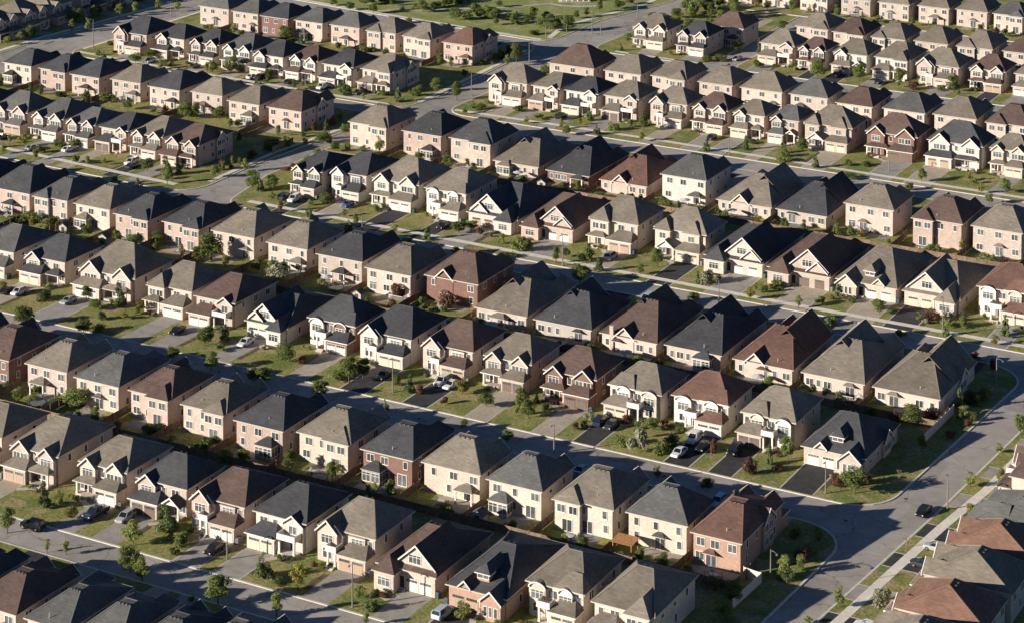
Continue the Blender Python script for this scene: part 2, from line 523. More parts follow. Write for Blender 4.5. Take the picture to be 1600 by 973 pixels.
CARS='''X suv black -275.4 316.4
Y pickup navy -268.4 325.7
Y wagon silver -262.7 327.1
Y sedan black -241.0 324.8
Y suv paleblue -193.7 324.3
Y sedan paleblue -199.4 385.1
Y wagon paleblue -171.0 385.6
Y sedan black -361.3 407.6
Y hatch white -358.4 408.2
Y sedan silver -344.6 409.4
Y sedan black -311.3 406.5
Y sedan white -293.9 408.1
Y sedan charcoal -257.4 407.0
Y suv white -244.8 409.8
Y sedan white -242.4 409.4
Y suv navy -206.6 407.6
Y sedan charcoal -203.9 407.3
Y suv white -186.6 409.1
Y sedan white -186.5 401.9
Y sedan black -183.6 406.7
Y suv black -177.4 407.7
Y sedan black -136.5 400.5
Y suv charcoal -345.2 497.2
Y suv white -341.9 496.9
Y sedan blue -327.3 500.2
Y sedan black -296.6 497.3
Y suv silver -249.2 497.2
Y suv white -399.8 502.2
Y sedan charcoal -397.6 499.9
Y sedan silver -433.2 499.8
Y sedan white -423.3 503.7
Y sedan black -447.5 504.1
Y suv black -317.7 600.8
Y sedan black -270.0 602.6
Y suv black -264.0 685.4
Y sedan charcoal -249.8 684.4
Y suv black -421.6 594.3
Y sedan black -410.8 594.8
Y suv white -398.1 594.2
Y sedan charcoal -384.9 594.5
Y hatch white -465.0 594.2
Y sedan charcoal -448.3 596.0
Y sedan white -424.6 594.0
Y sedan silver -300.2 690
X hatch silver -129.8 387.4
X sedan white -130.2 354.6
X sedan charcoal -129.6 380.3
Y suv paleblue -228.8 474.9'''
LAMPS='''-237.3 323.5 5.4 n
-208.6 319.6 7.5 n
-251.7 401.3 7.3 n
-208.2 390.9 5.7 n
-155.3 399.6 6.2 n
-151.3 363.7 4.4 r
-133.2 404.2 6.7 n
-257.1 487.0 7.5 n
-211.9 477.6 7.1 n
-311.6 482.7 4.2 n
-162.3 487.5 8.8 n
-142.9 464.6 6.4 r
-259.3 590.8 5.5 n
-352.0 643.7 10.4 r
-368.7 685.9 5.4 n
-362.6 689.3 3.9 n
-357.9 699.2 10.4 r
-354.9 699.8 3.0 n
-353.9 726.1 5.8 n
-215.0 598.2 4.9 n
-353.8 610.1 7.4 n
-404.7 594.7 5.0 n
-492.7 599.7 10.0 n
-498.4 649.0 5.4 n'''
# ---------------------------------------------------------------- materials
MATS = {}
def mat(name, rgb, rough=0.85, var=0.0, scale=1.0, rgb2=None, spec=0.3, big=0.0, objvar=0.0, stretch=None, metal=0.0, transl=0.0, bump=0.0):
    m = bpy.data.materials.new(name); m.use_nodes = True
    nt = m.node_tree; N = nt.nodes; L = nt.links
    b = N['Principled BSDF']
    b.inputs['Roughness'].default_value = rough
    b.inputs['Specular IOR Level'].default_value = spec
    b.inputs['Metallic'].default_value = metal
    out = None
    if var or rgb2 or big or objvar:
        geo = N.new('ShaderNodeNewGeometry')
        vec = geo.outputs['Position']
        if stretch:
            mp = N.new('ShaderNodeMapping'); mp.inputs['Scale'].default_value = stretch
            L.new(vec, mp.inputs['Vector']); vec = mp.outputs[0]
        no = N.new('ShaderNodeTexNoise'); no.inputs['Scale'].default_value = scale; no.inputs['Detail'].default_value = 5
        L.new(vec, no.inputs['Vector'])
        mr = N.new('ShaderNodeMapRange'); mr.inputs[1].default_value = 0.34; mr.inputs[2].default_value = 0.66
        L.new(no.outputs[0], mr.inputs[0])
        mix = N.new('ShaderNodeMix'); mix.data_type = 'RGBA'
        a = [c * (1 - var) for c in rgb]; c2 = rgb2 if rgb2 else [c * (1 + var) for c in rgb]
        mix.inputs[6].default_value = (*a, 1) if not rgb2 else (*rgb, 1)
        mix.inputs[7].default_value = (*c2, 1)
        L.new(mr.outputs[0], mix.inputs[0])
        out = mix.outputs[2]
        if big:
            n2 = N.new('ShaderNodeTexNoise'); n2.inputs['Scale'].default_value = scale * 0.13; n2.inputs['Detail'].default_value = 3
            L.new(geo.outputs['Position'], n2.inputs['Vector'])
            m2 = N.new('ShaderNodeMapRange'); m2.inputs[1].default_value = 0.3; m2.inputs[2].default_value = 0.7
            m2.inputs[3].default_value = 1 - big; m2.inputs[4].default_value = 1 + big
            L.new(n2.outputs[0], m2.inputs[0])
            vm = N.new('ShaderNodeVectorMath'); vm.operation = 'SCALE'
            L.new(out, vm.inputs[0]); L.new(m2.outputs[0], vm.inputs['Scale']); out = vm.outputs[0]
        if objvar:
            oi = N.new('ShaderNodeObjectInfo')
            m3 = N.new('ShaderNodeMapRange'); m3.inputs[3].default_value = 1 - objvar; m3.inputs[4].default_value = 1 + objvar
            L.new(oi.outputs['Random'], m3.inputs[0])
            vm = N.new('ShaderNodeVectorMath'); vm.operation = 'SCALE'
            L.new(out, vm.inputs[0]); L.new(m3.outputs[0], vm.inputs['Scale']); out = vm.outputs[0]
        L.new(out, b.inputs['Base Color'])
        if bump:
            bp = N.new('ShaderNodeBump'); bp.inputs['Strength'].default_value = bump; bp.inputs['Distance'].default_value = 0.1
            L.new(no.outputs[0], bp.inputs['Height']); L.new(bp.outputs[0], b.inputs['Normal'])
    else:
        b.inputs['Base Color'].default_value = (*rgb, 1)
    if transl:
        tr = N.new('ShaderNodeBsdfTranslucent'); ms = N.new('ShaderNodeMixShader'); ms.inputs[0].default_value = transl
        if out: L.new(out, tr.inputs[0])
        else: tr.inputs[0].default_value = (*rgb, 1)
        L.new(b.outputs[0], ms.inputs[1]); L.new(tr.outputs[0], ms.inputs[2])
        L.new(ms.outputs[0], N['Material Output'].inputs[0])
    MATS[name] = m
    return m

def shingle(name, rgb, var=0.16):
    """Roof shingles: horizontal courses that show as faint uneven bands, blotches of wear."""
    m = bpy.data.materials.new(name); m.use_nodes = True
    nt = m.node_tree; N = nt.nodes; L = nt.links
    b = N['Principled BSDF']; b.inputs['Roughness'].default_value = 0.92; b.inputs['Specular IOR Level'].default_value = 0.15
    geo = N.new('ShaderNodeNewGeometry'); oi = N.new('ShaderNodeObjectInfo')
    def noise(scale, st, lo, hi, a, c, detail=4):
        mp = N.new('ShaderNodeMapping'); mp.inputs['Scale'].default_value = st
        L.new(geo.outputs['Position'], mp.inputs['Vector'])
        n = N.new('ShaderNodeTexNoise'); n.inputs['Scale'].default_value = scale; n.inputs['Detail'].default_value = detail
        L.new(mp.outputs[0], n.inputs['Vector'])
        r = N.new('ShaderNodeMapRange'); r.inputs[1].default_value = lo; r.inputs[2].default_value = hi
        r.inputs[3].default_value = a; r.inputs[4].default_value = c
        L.new(n.outputs[0], r.inputs[0]); return r.outputs[0]
    f1 = noise(1.1, (1, 1, 5.0), 0.34, 0.66, 1 - var * .6, 1 + var * .6)          # courses
    f2 = noise(0.22, (1, 1, 1), 0.34, 0.66, 0.87, 1.13, 5)              # weathering
    sx = N.new('ShaderNodeSeparateXYZ'); L.new(geo.outputs['Position'], sx.inputs[0])
    su = N.new('ShaderNodeMath'); su.operation = 'ADD'; L.new(sx.outputs[0], su.inputs[0]); L.new(sx.outputs[1], su.inputs[1])
    cv = N.new('ShaderNodeCombineXYZ'); L.new(su.outputs[0], cv.inputs[0]); L.new(sx.outputs[2], cv.inputs[1])
    br = N.new('ShaderNodeTexBrick'); br.inputs['Scale'].default_value = 1.0; br.inputs['Brick Width'].default_value = 0.9; br.inputs['Row Height'].default_value = 0.2
    br.inputs['Mortar Size'].default_value = 0.012; br.inputs['Color1'].default_value = (.88, .88, .88, 1); br.inputs['Color2'].default_value = (1.13, 1.13, 1.13, 1); br.inputs['Mortar'].default_value = (.8, .8, .8, 1)
    L.new(cv.outputs[0], br.inputs['Vector'])
    bw = N.new('ShaderNodeSeparateColor'); L.new(br.outputs['Color'], bw.inputs[0]); f3 = bw.outputs[0]
    mo = N.new('ShaderNodeMapRange'); mo.inputs[3].default_value = 0.84; mo.inputs[4].default_value = 1.16
    L.new(oi.outputs['Random'], mo.inputs[0])
    cur = mo.outputs[0]
    for f in (f1, f2, f3):
        mm = N.new('ShaderNodeMath'); mm.operation = 'MULTIPLY'; L.new(cur, mm.inputs[0]); L.new(f, mm.inputs[1]); cur = mm.outputs[0]
    vm = N.new('ShaderNodeVectorMath'); vm.operation = 'SCALE'; vm.inputs[0].default_value = rgb
    L.new(cur, vm.inputs['Scale']); L.new(vm.outputs[0], b.inputs['Base Color'])
    MATS[name] = m
    return m

def road_mat():
    """worn asphalt: mottling, older patches, dark tar-sealed cracks"""
    m = bpy.data.materials.new('road_asphalt'); m.use_nodes = True
    nt = m.node_tree; N = nt.nodes; L = nt.links
    b = N['Principled BSDF']; b.inputs['Roughness'].default_value = 0.95; b.inputs['Specular IOR Level'].default_value = 0.2
    geo = N.new('ShaderNodeNewGeometry')
    def noise(s, d, lo, hi, a, c):
        n = N.new('ShaderNodeTexNoise'); n.inputs['Scale'].default_value = s; n.inputs['Detail'].default_value = d
        L.new(geo.outputs['Position'], n.inputs['Vector'])
        r = N.new('ShaderNodeMapRange'); r.inputs[1].default_value = lo; r.inputs[2].default_value = hi; r.inputs[3].default_value = a; r.inputs[4].default_value = c
        L.new(n.outputs[0], r.inputs[0]); return r.outputs[0], n.outputs['Color']
    f1, _ = noise(0.3, 5, .3, .7, .88, 1.1); f2, _ = noise(0.05, 3, .35, .65, .9, 1.08); f3, _ = noise(2.5, 3, .3, .7, .92, 1.08)
    _, wob = noise(0.35, 3, 0, 1, 0, 1)
    sc = N.new('ShaderNodeVectorMath'); sc.operation = 'SCALE'; sc.inputs['Scale'].default_value = 3.0; L.new(wob, sc.inputs[0])
    ad = N.new('ShaderNodeVectorMath'); ad.operation = 'ADD'; L.new(geo.outputs['Position'], ad.inputs[0]); L.new(sc.outputs[0], ad.inputs[1])
    cur = None
    for scale, wdt, dark in ((0.085, 0.014, 0.62), (0.3, 0.02, 0.86)):
        v = N.new('ShaderNodeTexVoronoi'); v.feature = 'DISTANCE_TO_EDGE'; v.inputs['Scale'].default_value = scale; L.new(ad.outputs[0], v.inputs['Vector'])
        r = N.new('ShaderNodeMapRange'); r.inputs[1].default_value = 0; r.inputs[2].default_value = wdt; r.inputs[3].default_value = dark; r.inputs[4].default_value = 1; L.new(v.outputs[0], r.inputs[0])
        if cur is None: cur = r.outputs[0]
        else:
            mm = N.new('ShaderNodeMath'); mm.operation = 'MULTIPLY'; L.new(cur, mm.inputs[0]); L.new(r.outputs[0], mm.inputs[1]); cur = mm.outputs[0]
    vp = N.new('ShaderNodeTexVoronoi'); vp.distance = 'CHEBYCHEV'; vp.inputs['Scale'].default_value = 0.07; L.new(geo.outputs['Position'], vp.inputs['Vector'])
    sp = N.new('ShaderNodeSeparateColor'); L.new(vp.outputs['Color'], sp.inputs[0])
    rp = N.new('ShaderNodeMapRange'); rp.inputs[1].default_value = 0.8; rp.inputs[2].default_value = 0.82; rp.inputs[3].default_value = 1.0; rp.inputs[4].default_value = 0.86; L.new(sp.outputs[0], rp.inputs[0])
    for f in (f1, f2, f3, rp.outputs[0]):
        mm = N.new('ShaderNodeMath'); mm.operation = 'MULTIPLY'; L.new(cur, mm.inputs[0]); L.new(f, mm.inputs[1]); cur = mm.outputs[0]
    vm = N.new('ShaderNodeVectorMath'); vm.operation = 'SCALE'; vm.inputs[0].default_value = (0.375, 0.332, 0.29); L.new(cur, vm.inputs['Scale']); L.new(vm.outputs[0], b.inputs['Base Color'])
    return m
ROOFM = {'K': shingle('charcoal_shingle', (0.067, 0.066, 0.068)), 'T': shingle('taupe_shingle', (0.2, 0.168, 0.132)),
         'B': shingle('brown_shingle', (0.12, 0.08, 0.066)), 'R': shingle('russet_shingle', (0.16, 0.092, 0.07)),
         'O': shingle('rust_shingle', (0.185, 0.105, 0.075)), 'G': shingle('grey_shingle', (0.115, 0.112, 0.105))}
WALLM = {'b': mat('beige_brick', (0.5, 0.41, 0.345), 0.9, 0.14, 3.0, big=0.1, objvar=0.14),
         'p': mat('pink_brick', (0.465, 0.35, 0.29), 0.9, 0.15, 3.0, big=0.1, objvar=0.12),
         'r': mat('red_brick', (0.205, 0.115, 0.092), 0.9, 0.14, 3.0, big=0.08),
         'c': mat('cream_brick', (0.535, 0.455, 0.372), 0.9, 0.12, 3.0, big=0.1, objvar=0.1),
         'w': mat('pale_stone', (0.55, 0.495, 0.435), 0.9, 0.1, 2.0, big=0.05, objvar=0.05),
         'o': mat('orange_brick', (0.43, 0.27, 0.2), 0.9, 0.12, 3.0, big=0.06),
         'g': mat('shaded_beige_brick', (0.42, 0.37, 0.32), 0.9, 0.1, 3.0, big=0.06)}  # beige wall lying in shade, the shade put into its greyer colour
TRIM = mat('white_trim', (0.72, 0.66, 0.57), 0.7)
GUTTER = mat('gutter_paint', (0.5, 0.44, 0.37), 0.6)
CAPM = {'K': mat('charcoal_cap', (0.10, 0.10, 0.10), .9), 'T': mat('taupe_cap', (0.27, 0.235, 0.17), .9), 'B': mat('brown_cap', (0.17, 0.115, 0.09), .9),
        'R': mat('russet_cap', (0.27, 0.13, 0.09), .9), 'O': mat('rust_cap', (0.3, 0.17, 0.12), .9), 'G': mat('grey_cap', (0.18, 0.172, 0.16), .9)}
FRAME = mat('window_frame', (0.74, 0.70, 0.62), 0.6)
GLASS = mat('window_glass', (0.1, 0.105, 0.108), 0.15, spec=0.6, objvar=0.5, var=0.25, scale=1.5)
GDOOR = [mat('cream_garage_door', (0.62, 0.52, 0.40), 0.7), mat('brown_garage_door', (0.17, 0.12, 0.095), 0.7), mat('white_garage_door', (0.70, 0.64, 0.55), 0.7), mat('tan_garage_door', (0.43, 0.31, 0.22), 0.7)]
DOORM = mat('dark_door', (0.05, 0.04, 0.035), 0.6)
VENTM = mat('vent_metal', (0.08, 0.075, 0.07), 0.7)
CONC = mat('concrete', (0.50, 0.45, 0.37), 0.95, 0.1, 0.8, big=0.08)
WALK = mat('sidewalk_concrete', (0.72, 0.65, 0.54), 0.95, 0.09, 0.9, big=0.07)
KERB = mat('kerb_concrete', (0.6, 0.56, 0.47), 0.95, 0.1, 0.8)
ROADM = road_mat()
DRIVE = {'k': mat('black_asphalt_drive', (0.045, 0.043, 0.042), 0.9, 0.2, 0.6, big=0.15), 'g': mat('grey_asphalt_drive', (0.33, 0.295, 0.255), 0.95, 0.12, 0.5, big=0.1),
         't': mat('tan_paver_drive', (0.42, 0.35, 0.265), 0.95, 0.12, 1.2, big=0.08)}
PATIO = [mat('tan_patio', (0.36, 0.31, 0.25), 0.95, 0.14, 0.9, big=0.1), mat('grey_patio', (0.24, 0.23, 0.21), 0.95, 0.14, 0.9, big=0.1)]
SOIL = mat('garden_soil', (0.11, 0.075, 0.045), 0.95, 0.3, 1.0)
WOOD = mat('weathered_fence_wood', (0.19, 0.13, 0.085), 0.9, 0.25, 1.5, objvar=0.2)
VINYL = mat('white_vinyl', (0.62, 0.58, 0.52), 0.7)
POLE = mat('lamp_concrete', (0.20, 0.175, 0.15), 0.8)
LAMPH = mat('lamp_head', (0.16, 0.15, 0.14), 0.5)
BARK = mat('bark', (0.13, 0.095, 0.065), 0.95, 0.25, 3.0)

def grass_mat(name, g, y, b):
    m = bpy.data.materials.new(name); m.use_nodes = True
    nt = m.node_tree; N = nt.nodes; L = nt.links
    p = N['Principled BSDF']; p.inputs['Roughness'].default_value = 0.95; p.inputs['Specular IOR Level'].default_value = 0.1
    geo = N.new('ShaderNodeNewGeometry')
    def no(s, d=4):
        n = N.new('ShaderNodeTexNoise'); n.inputs['Scale'].default_value = s; n.inputs['Detail'].default_value = d
        L.new(geo.outputs['Position'], n.inputs['Vector']); return n.outputs[0]
    def mr(v, lo, hi, a=0, c=1):
        r = N.new('ShaderNodeMapRange'); r.inputs[1].default_value = lo; r.inputs[2].default_value = hi; r.inputs[3].default_value = a; r.inputs[4].default_value = c
        L.new(v, r.inputs[0]); return r.outputs[0]
    def mx(f, a, c):
        x = N.new('ShaderNodeMix'); x.data_type = 'RGBA'; L.new(f, x.inputs[0])
        for s, v in ((6, a), (7, c)):
            if isinstance(v, tuple): x.inputs[s].default_value = (*v, 1)
            else: L.new(v, x.inputs[s])
        return x.outputs[2]
    c1 = mx(mr(no(0.11, 6), 0.38, 0.6), g, y)
    c2 = mx(mr(no(0.2, 6), 0.5, 0.64), c1, b)
    vm = N.new('ShaderNodeVectorMath'); vm.operation = 'SCALE'; L.new(c2, vm.inputs[0]); L.new(mr(no(1.6, 3), 0.3, 0.7, 0.7, 1.3), vm.inputs['Scale'])
    L.new(vm.outputs[0], p.inputs['Base Color'])
    bp = N.new('ShaderNodeBump'); bp.inputs['Strength'].default_value = 0.5; bp.inputs['Distance'].default_value = 0.15
    L.new(no(2.2, 6), bp.inputs['Height']); L.new(bp.outputs[0], p.inputs['Normal'])
    MATS[name] = m; return m
LAWN = grass_mat('lawn_grass', (0.16, 0.19, 0.055), (0.275, 0.25, 0.085), (0.34, 0.265, 0.13))
MEADOW = grass_mat('park_grass', (0.21, 0.255, 0.07), (0.28, 0.285, 0.1), (0.36, 0.32, 0.17))

LEAF = {'D': mat('green_leaves', (0.19, 0.225, 0.07), 0.8, 0.3, 2.0, objvar=0.25, transl=0.45, spec=0.2),
        'Y': mat('light_green_leaves', (0.29, 0.32, 0.1), 0.8, 0.3, 2.0, objvar=0.2, transl=0.45, spec=0.2),
        'C': mat('conifer_needles', (0.14, 0.18, 0.065), 0.85, 0.3, 2.0, objvar=0.25, transl=0.15, spec=0.2),
        'S': mat('shrub_leaves', (0.19, 0.22, 0.07), 0.8, 0.35, 1.2, objvar=0.35, transl=0.4, spec=0.2),
        'R': mat('russet_leaves', (0.15, 0.075, 0.05), 0.8, 0.3, 2.0, objvar=0.25, transl=0.25, spec=0.2),
        'G': mat('golden_leaves', (0.27, 0.24, 0.06), 0.8, 0.25, 2.0, objvar=0.2, transl=0.35, spec=0.2),
        'P': mat('pale_leaves', (0.3, 0.29, 0.19), 0.8, 0.3, 2.0, objvar=0.15, transl=0.25, spec=0.2)}

# ---------------------------------------------------------------- mesh helpers
class MB:
    def __init__(s): s.v = []; s.f = []; s.m = []
    def poly(s, pts, mi=0):
        i = len(s.v); s.v += pts; s.f.append(tuple(range(i, i + len(pts)))); s.m.append(mi)
    def box(s, x0, x1, y0, y1, z0, z1, mi=0):
        s.frus(x0, x1, y0, y1, z0, z1, 0, 0, 0, 0, mi)
    def frus(s, x0, x1, y0, y1, z0, z1, a, b, c, d, mi=0):
        """bottom rectangle, top rectangle inset by a (x0), b (x1), c (y0), d (y1)"""
        i = len(s.v)
        s.v += [(x0, y0, z0), (x1, y0, z0), (x1, y1, z0), (x0, y1, z0),
                (x0 + a, y0 + c, z1), (x1 - b, y0 + c, z1), (x1 - b, y1 - d, z1), (x0 + a, y1 - d, z1)]
        for q in ((0, 3, 2, 1), (4, 5, 6, 7), (0, 1, 5, 4), (1, 2, 6, 5), (2, 3, 7, 6), (3, 0, 4, 7)):
            s.f.append(tuple(i + k for k in q)); s.m.append(mi)
    def prism(s, prof, y0, y1, mi=0):
        """closed profile of (x, z), counter-clockwise seen from -Y, extruded along y"""
        n = len(prof); i = len(s.v)
        s.v += [(x, y0, z) for x, z in prof] + [(x, y1, z) for x, z in prof]
        s.f.append(tuple(range(i, i + n))); s.m.append(mi)
        s.f.append(tuple(range(i + 2 * n - 1, i + n - 1, -1))); s.m.append(mi)
        for k in range(n):
            l = (k + 1) % n
            s.f.append((i + k, i + n + k, i + n + l, i + l)); s.m.append(mi)
    def strip(s, prof0, prof1, y0, y1, mi=0):
        """shell between an outer and an inner open profile (same length), extruded along y: chevrons, vaults"""
        n = len(prof0)
        for k in range(n - 1):
            a, b, c, d = prof0[k], prof0[k + 1], prof1[k + 1], prof1[k]
            i = len(s.v)
            s.v += [(p[0], y0, p[1]) for p in (a, b, c, d)] + [(p[0], y1, p[1]) for p in (a, b, c, d)]
            fs = [(0, 1, 2, 3), (7, 6, 5, 4), (0, 4, 5, 1), (2, 6, 7, 3)]
            if k == 0: fs.append((0, 3, 7, 4))
            if k == n - 2: fs.append((1, 5, 6, 2))
            for q in fs: s.f.append(tuple(i + t for t in q)); s.m.append(mi)
    def bar(s, p, q, w, h, mi=0):
        """a bar of width w and height h from p to q"""
        p = Vector(p); q = Vector(q); d = (q - p).normalized()
        u = d.cross(Vector((0, 0, 1)));  u = u.normalized() if u.length > 1e-4 else Vector((1, 0, 0))
        n = u.cross(d).normalized(); u = u * w / 2; n = n * h / 2
        i = len(s.v)
        for e in (p, q):
            for a, b in ((-1, -1), (1, -1), (1, 1), (-1, 1)): s.v.append(tuple(e + u * a + n * b))
        for t in ((0, 1, 2, 3), (7, 6, 5, 4), (0, 4, 5, 1), (1, 5, 6, 2), (2, 6, 7, 3), (3, 7, 4, 0)):
            s.f.append(tuple(i + k for k in t)); s.m.append(mi)
    def tube(s, pts, rad, n=6, mi=0):
        rings = []
        for k, p in enumerate(pts):
            p = Vector(p); a = Vector(pts[max(k - 1, 0)]); b = Vector(pts[min(k + 1, len(pts) - 1)])
            d = (b - a).normalized(); u = d.cross(Vector((0.31, 0.2, 0.93) if abs(d.z) < 0.9 else (1, 0, 0))).normalized(); w = d.cross(u)
            r = rad[k] if isinstance(rad, (list, tuple)) else rad
            i = len(s.v); s.v += [tuple(p + (u * math.cos(2 * math.pi * j / n) + w * math.sin(2 * math.pi * j / n)) * r) for j in range(n)]; rings.append(i)
        for a, b in zip(rings, rings[1:]):
            for j in range(n):
                l = (j + 1) % n; s.f.append((a + j, a + l, b + l, b + j)); s.m.append(mi)
        s.f.append(tuple(rings[0] + j for j in range(n))[::-1]); s.m.append(mi)
        s.f.append(tuple(rings[-1] + j for j in range(n))); s.m.append(mi)
    def mesh(s, name, mats):
        me = bpy.data.meshes.new(name); me.from_pydata(s.v, [], s.f)
        for m in (mats if isinstance(mats, (list, tuple)) else [mats]): me.materials.append(m)
        if any(s.m): me.polygons.foreach_set('material_index', s.m)
        me.update(); return me
def obj(name, data, parent=None, loc=None, rz=0.0, scale=None):
    o = bpy.data.objects.new(name, data); col.objects.link(o)
    if parent is not None: o.parent = parent
    if loc is not None: o.location = loc
    if rz: o.rotation_euler = (0, 0, rz)
    if scale is not None: o.scale = scale
    return o
def build(mb, name, mats, parent=None, **k):
    return obj(name, mb.mesh(name, mats), parent, **k)
def tag(o, label, cat, group=None):
    o['label'] = label; o['category'] = cat
    if group: o['group'] = group
    return o
def struct(o, kind='structure'):
    o['kind'] = kind; return o
def ordinal(n):
    one = ['', 'first', 'second', 'third', 'fourth', 'fifth', 'sixth', 'seventh', 'eighth', 'ninth', 'tenth', 'eleventh', 'twelfth', 'thirteenth', 'fourteenth', 'fifteenth', 'sixteenth', 'seventeenth', 'eighteenth', 'nineteenth']
    n += 1
    if n < 20: return one[n]
    t, u = divmod(n, 10)
    return ['twentieth', 'thirtieth', 'fortieth', 'fiftieth', 'sixtieth', 'seventieth', 'eightieth', 'ninetieth'][t - 2] if u == 0 else ['twenty', 'thirty', 'forty', 'fifty', 'sixty', 'seventy', 'eighty', 'ninety'][t - 2] + '-' + one[u]
# ---------------------------------------------------------------- ground, roads, blocks
Z0 = 0.12                      # top of the raised blocks; the road lies at 0
def sheet(name, pts, z, m):
    mb = MB(); mb.poly([(x, y, z) for x, y in pts]); return struct(build(mb, name, m))
sheet('ground', [(-4000, -1500), (3000, -1500), (3000, 4000), (-4000, 4000)], -0.25, LAWN)
sheet('road', [(-700, 150), (150, 150), (150, 900), (-700, 900)], 0.0, ROADM)

def rounded(pts, rad):
    """round the corners of a polygon; rad is one radius or a list"""
    out = []; n = len(pts)
    for i in range(n):
        p, a, b = Vector(pts[i]), Vector(pts[i - 1]), Vector(pts[(i + 1) % n])
        r = rad[i] if isinstance(rad, (list, tuple)) else rad
        if r < 0.1: out.append((p.x, p.y)); continue
        u = (a - p).normalized(); v = (b - p).normalized()
        ang = math.acos(max(-1, min(1, u.dot(v)))); t = r / math.tan(ang / 2)
        s, e = p + u * t, p + v * t; c = p + (u + v).normalized() * (r / math.sin(ang / 2))
        a0 = math.atan2(s.y - c.y, s.x - c.x); a1 = math.atan2(e.y - c.y, e.x - c.x); d = (a1 - a0 + math.pi) % (2 * math.pi) - math.pi
        for k in range(9):
            t = a0 + d * k / 8; out.append((c.x + r * math.cos(t), c.y + r * math.sin(t)))
    return out
def offset(pts, d):
    """move a counter-clockwise outline inwards by d"""
    out = []; n = len(pts)
    for i in range(n):
        p, a, b = Vector(pts[i]), Vector(pts[i - 1]), Vector(pts[(i + 1) % n])
        e1 = (p - a).normalized(); e2 = (b - p).normalized()
        n1 = Vector((-e1.y, e1.x)); n2 = Vector((-e2.y, e2.x)); m = (n1 + n2)
        m = m / max(0.3, m.dot(n1)) if m.length > 1e-6 else n1
        out.append((p.x + m.x * d, p.y + m.y * d))
    return out
def block(name, pts, rad, m=None):
    o = rounded(pts, rad); q = offset(o, 0.42)
    mb = MB(); mb.poly([(x, y, Z0) for x, y in q]); struct(build(mb, name, m or LAWN))
    kb = MB(); n = len(o)
    for i in range(n):
        j = (i + 1) % n; (ax, ay), (bx, by), (cx, cy), (dx, dy) = o[i], o[j], q[j], q[i]
        kb.poly([(ax, ay, -0.02), (bx, by, -0.02), (bx, by, Z0 + 0.012), (ax, ay, Z0 + 0.012)])
        kb.poly([(ax, ay, Z0 + 0.012), (bx, by, Z0 + 0.012), (cx, cy, Z0 + 0.012), (dx, dy, Z0 + 0.012)])
        kb.poly([(dx, dy, Z0 + 0.012), (cx, cy, Z0 + 0.012), (cx, cy, Z0 - 0.05), (dx, dy, Z0 - 0.05)])
    struct(build(kb, 'kerb', KERB))
    return o
block('lawn', [(-520, 120), (-151.5, 120), (-147.6, 309.7), (-520, 309.7)], [0, 0, 8, 0])
block('lawn', [(-520, 318), (-147.3, 318), (-144.6, 387.3), (-520, 387.3)], [0, 8, 10, 0])
block('lawn', [(-560, 397.8), (-143.6, 397.0), (-138.6, 477), (-560, 479)], [0, 9, 10, 0])
block('lawn', [(-144.0, 120), (60, 120), (60, 477), (-130.2, 477), (-134.6, 402), (-138.9, 352)], [0, 0, 0, 8, 0, 0])
block('lawn', [(-357.0, 486.2), (60, 485.8), (60, 580), (-354.5, 580), (-361.6, 540), (-361.6, 512)], [7, 0, 0, 8, 20, 14])
block('lawn', [(-498, 492.0), (-369.6, 488.2), (-369.8, 520), (-364.3, 578.5), (-498, 580)], [8, 10, 30, 8, 8])
block('lawn', [(-497.5, 589.5), (-364.8, 586.5), (-361.8, 606), (-364.5, 674.8), (-380, 675.4), (-412, 677.2), (-495.5, 686)], [8, 8, 20, 8, 0, 0, 6])
block('park_lawn', [(-494.5, 694.5), (-412, 684.5), (-365.0, 680.2), (-363.8, 717), (-355, 755), (-355, 900), (-494.5, 900)], [6, 0, 8, 0, 0, 0, 0], MEADOW)
block('lawn', [(-352.2, 589.2), (60, 589.2), (60, 669), (-350.2, 669)], [8, 0, 0, 8])
block('lawn', [(-348.8, 678), (-305.5, 678), (-305.5, 757), (-345.6, 757)], [8, 6, 0, 0])
block('lawn', [(-297.3, 678), (60, 678), (60, 748), (-297.3, 748)], [6, 0, 0, 6])
block('lawn', [(-345.6, 757.5), (60, 757.5), (60, 900), (-345.6, 900)], [4, 0, 0, 0])
block('lawn', [(-760, 487), (-516.5, 487), (-515.6, 604), (-509.5, 662), (-509, 900), (-760, 900)], [0, 8, 0, 0, 0, 0])

def ribbon(name, pts, w, z, m):
    mb = MB(); P = [Vector(p) for p in pts]; L_, R_ = [], []
    for i, p in enumerate(P):
        d = (P[min(i + 1, len(P) - 1)] - P[max(i - 1, 0)]).normalized(); n = Vector((-d.y, d.x)) * w / 2
        L_.append(p + n); R_.append(p - n)
    for i in range(len(P) - 1):
        mb.poly([(v.x, v.y, z) for v in (R_[i], R_[i + 1], L_[i + 1], L_[i])])
    return struct(build(mb, name, m))
ZW = Z0 + 0.02
ribbon('sidewalk', [(-352.5, 491.2), (-300, 490.6), (-200, 489.5), (-100, 490.6), (50, 490.6)], 1.9, ZW, WALK)
ribbon('sidewalk', [(-495, 500.5), (-443, 497.5), (-406, 495.2), (-378, 493.6)], 1.9, ZW, WALK)
ribbon('sidewalk', [(-350, 593.6), (-288, 594.4), (-200, 592.8), (50, 592.8)], 1.8, ZW, WALK)
ribbon('sidewalk', [(-495, 594.4), (-472, 592.2), (-430, 590.9), (-371, 589.2)], 1.8, ZW, WALK)
ribbon('sidewalk', [(-363.9, 596), (-364.3, 612), (-366.2, 668)], 1.8, ZW, WALK)
ribbon('sidewalk', [(-493, 695.8), (-435, 689.0), (-380, 683.6), (-369, 683.2)], 1.9, ZW, WALK)
ribbon('sidewalk', [(-412, 675.6), (-380, 673.6), (-369, 673.2)], 1.4, ZW, WALK)
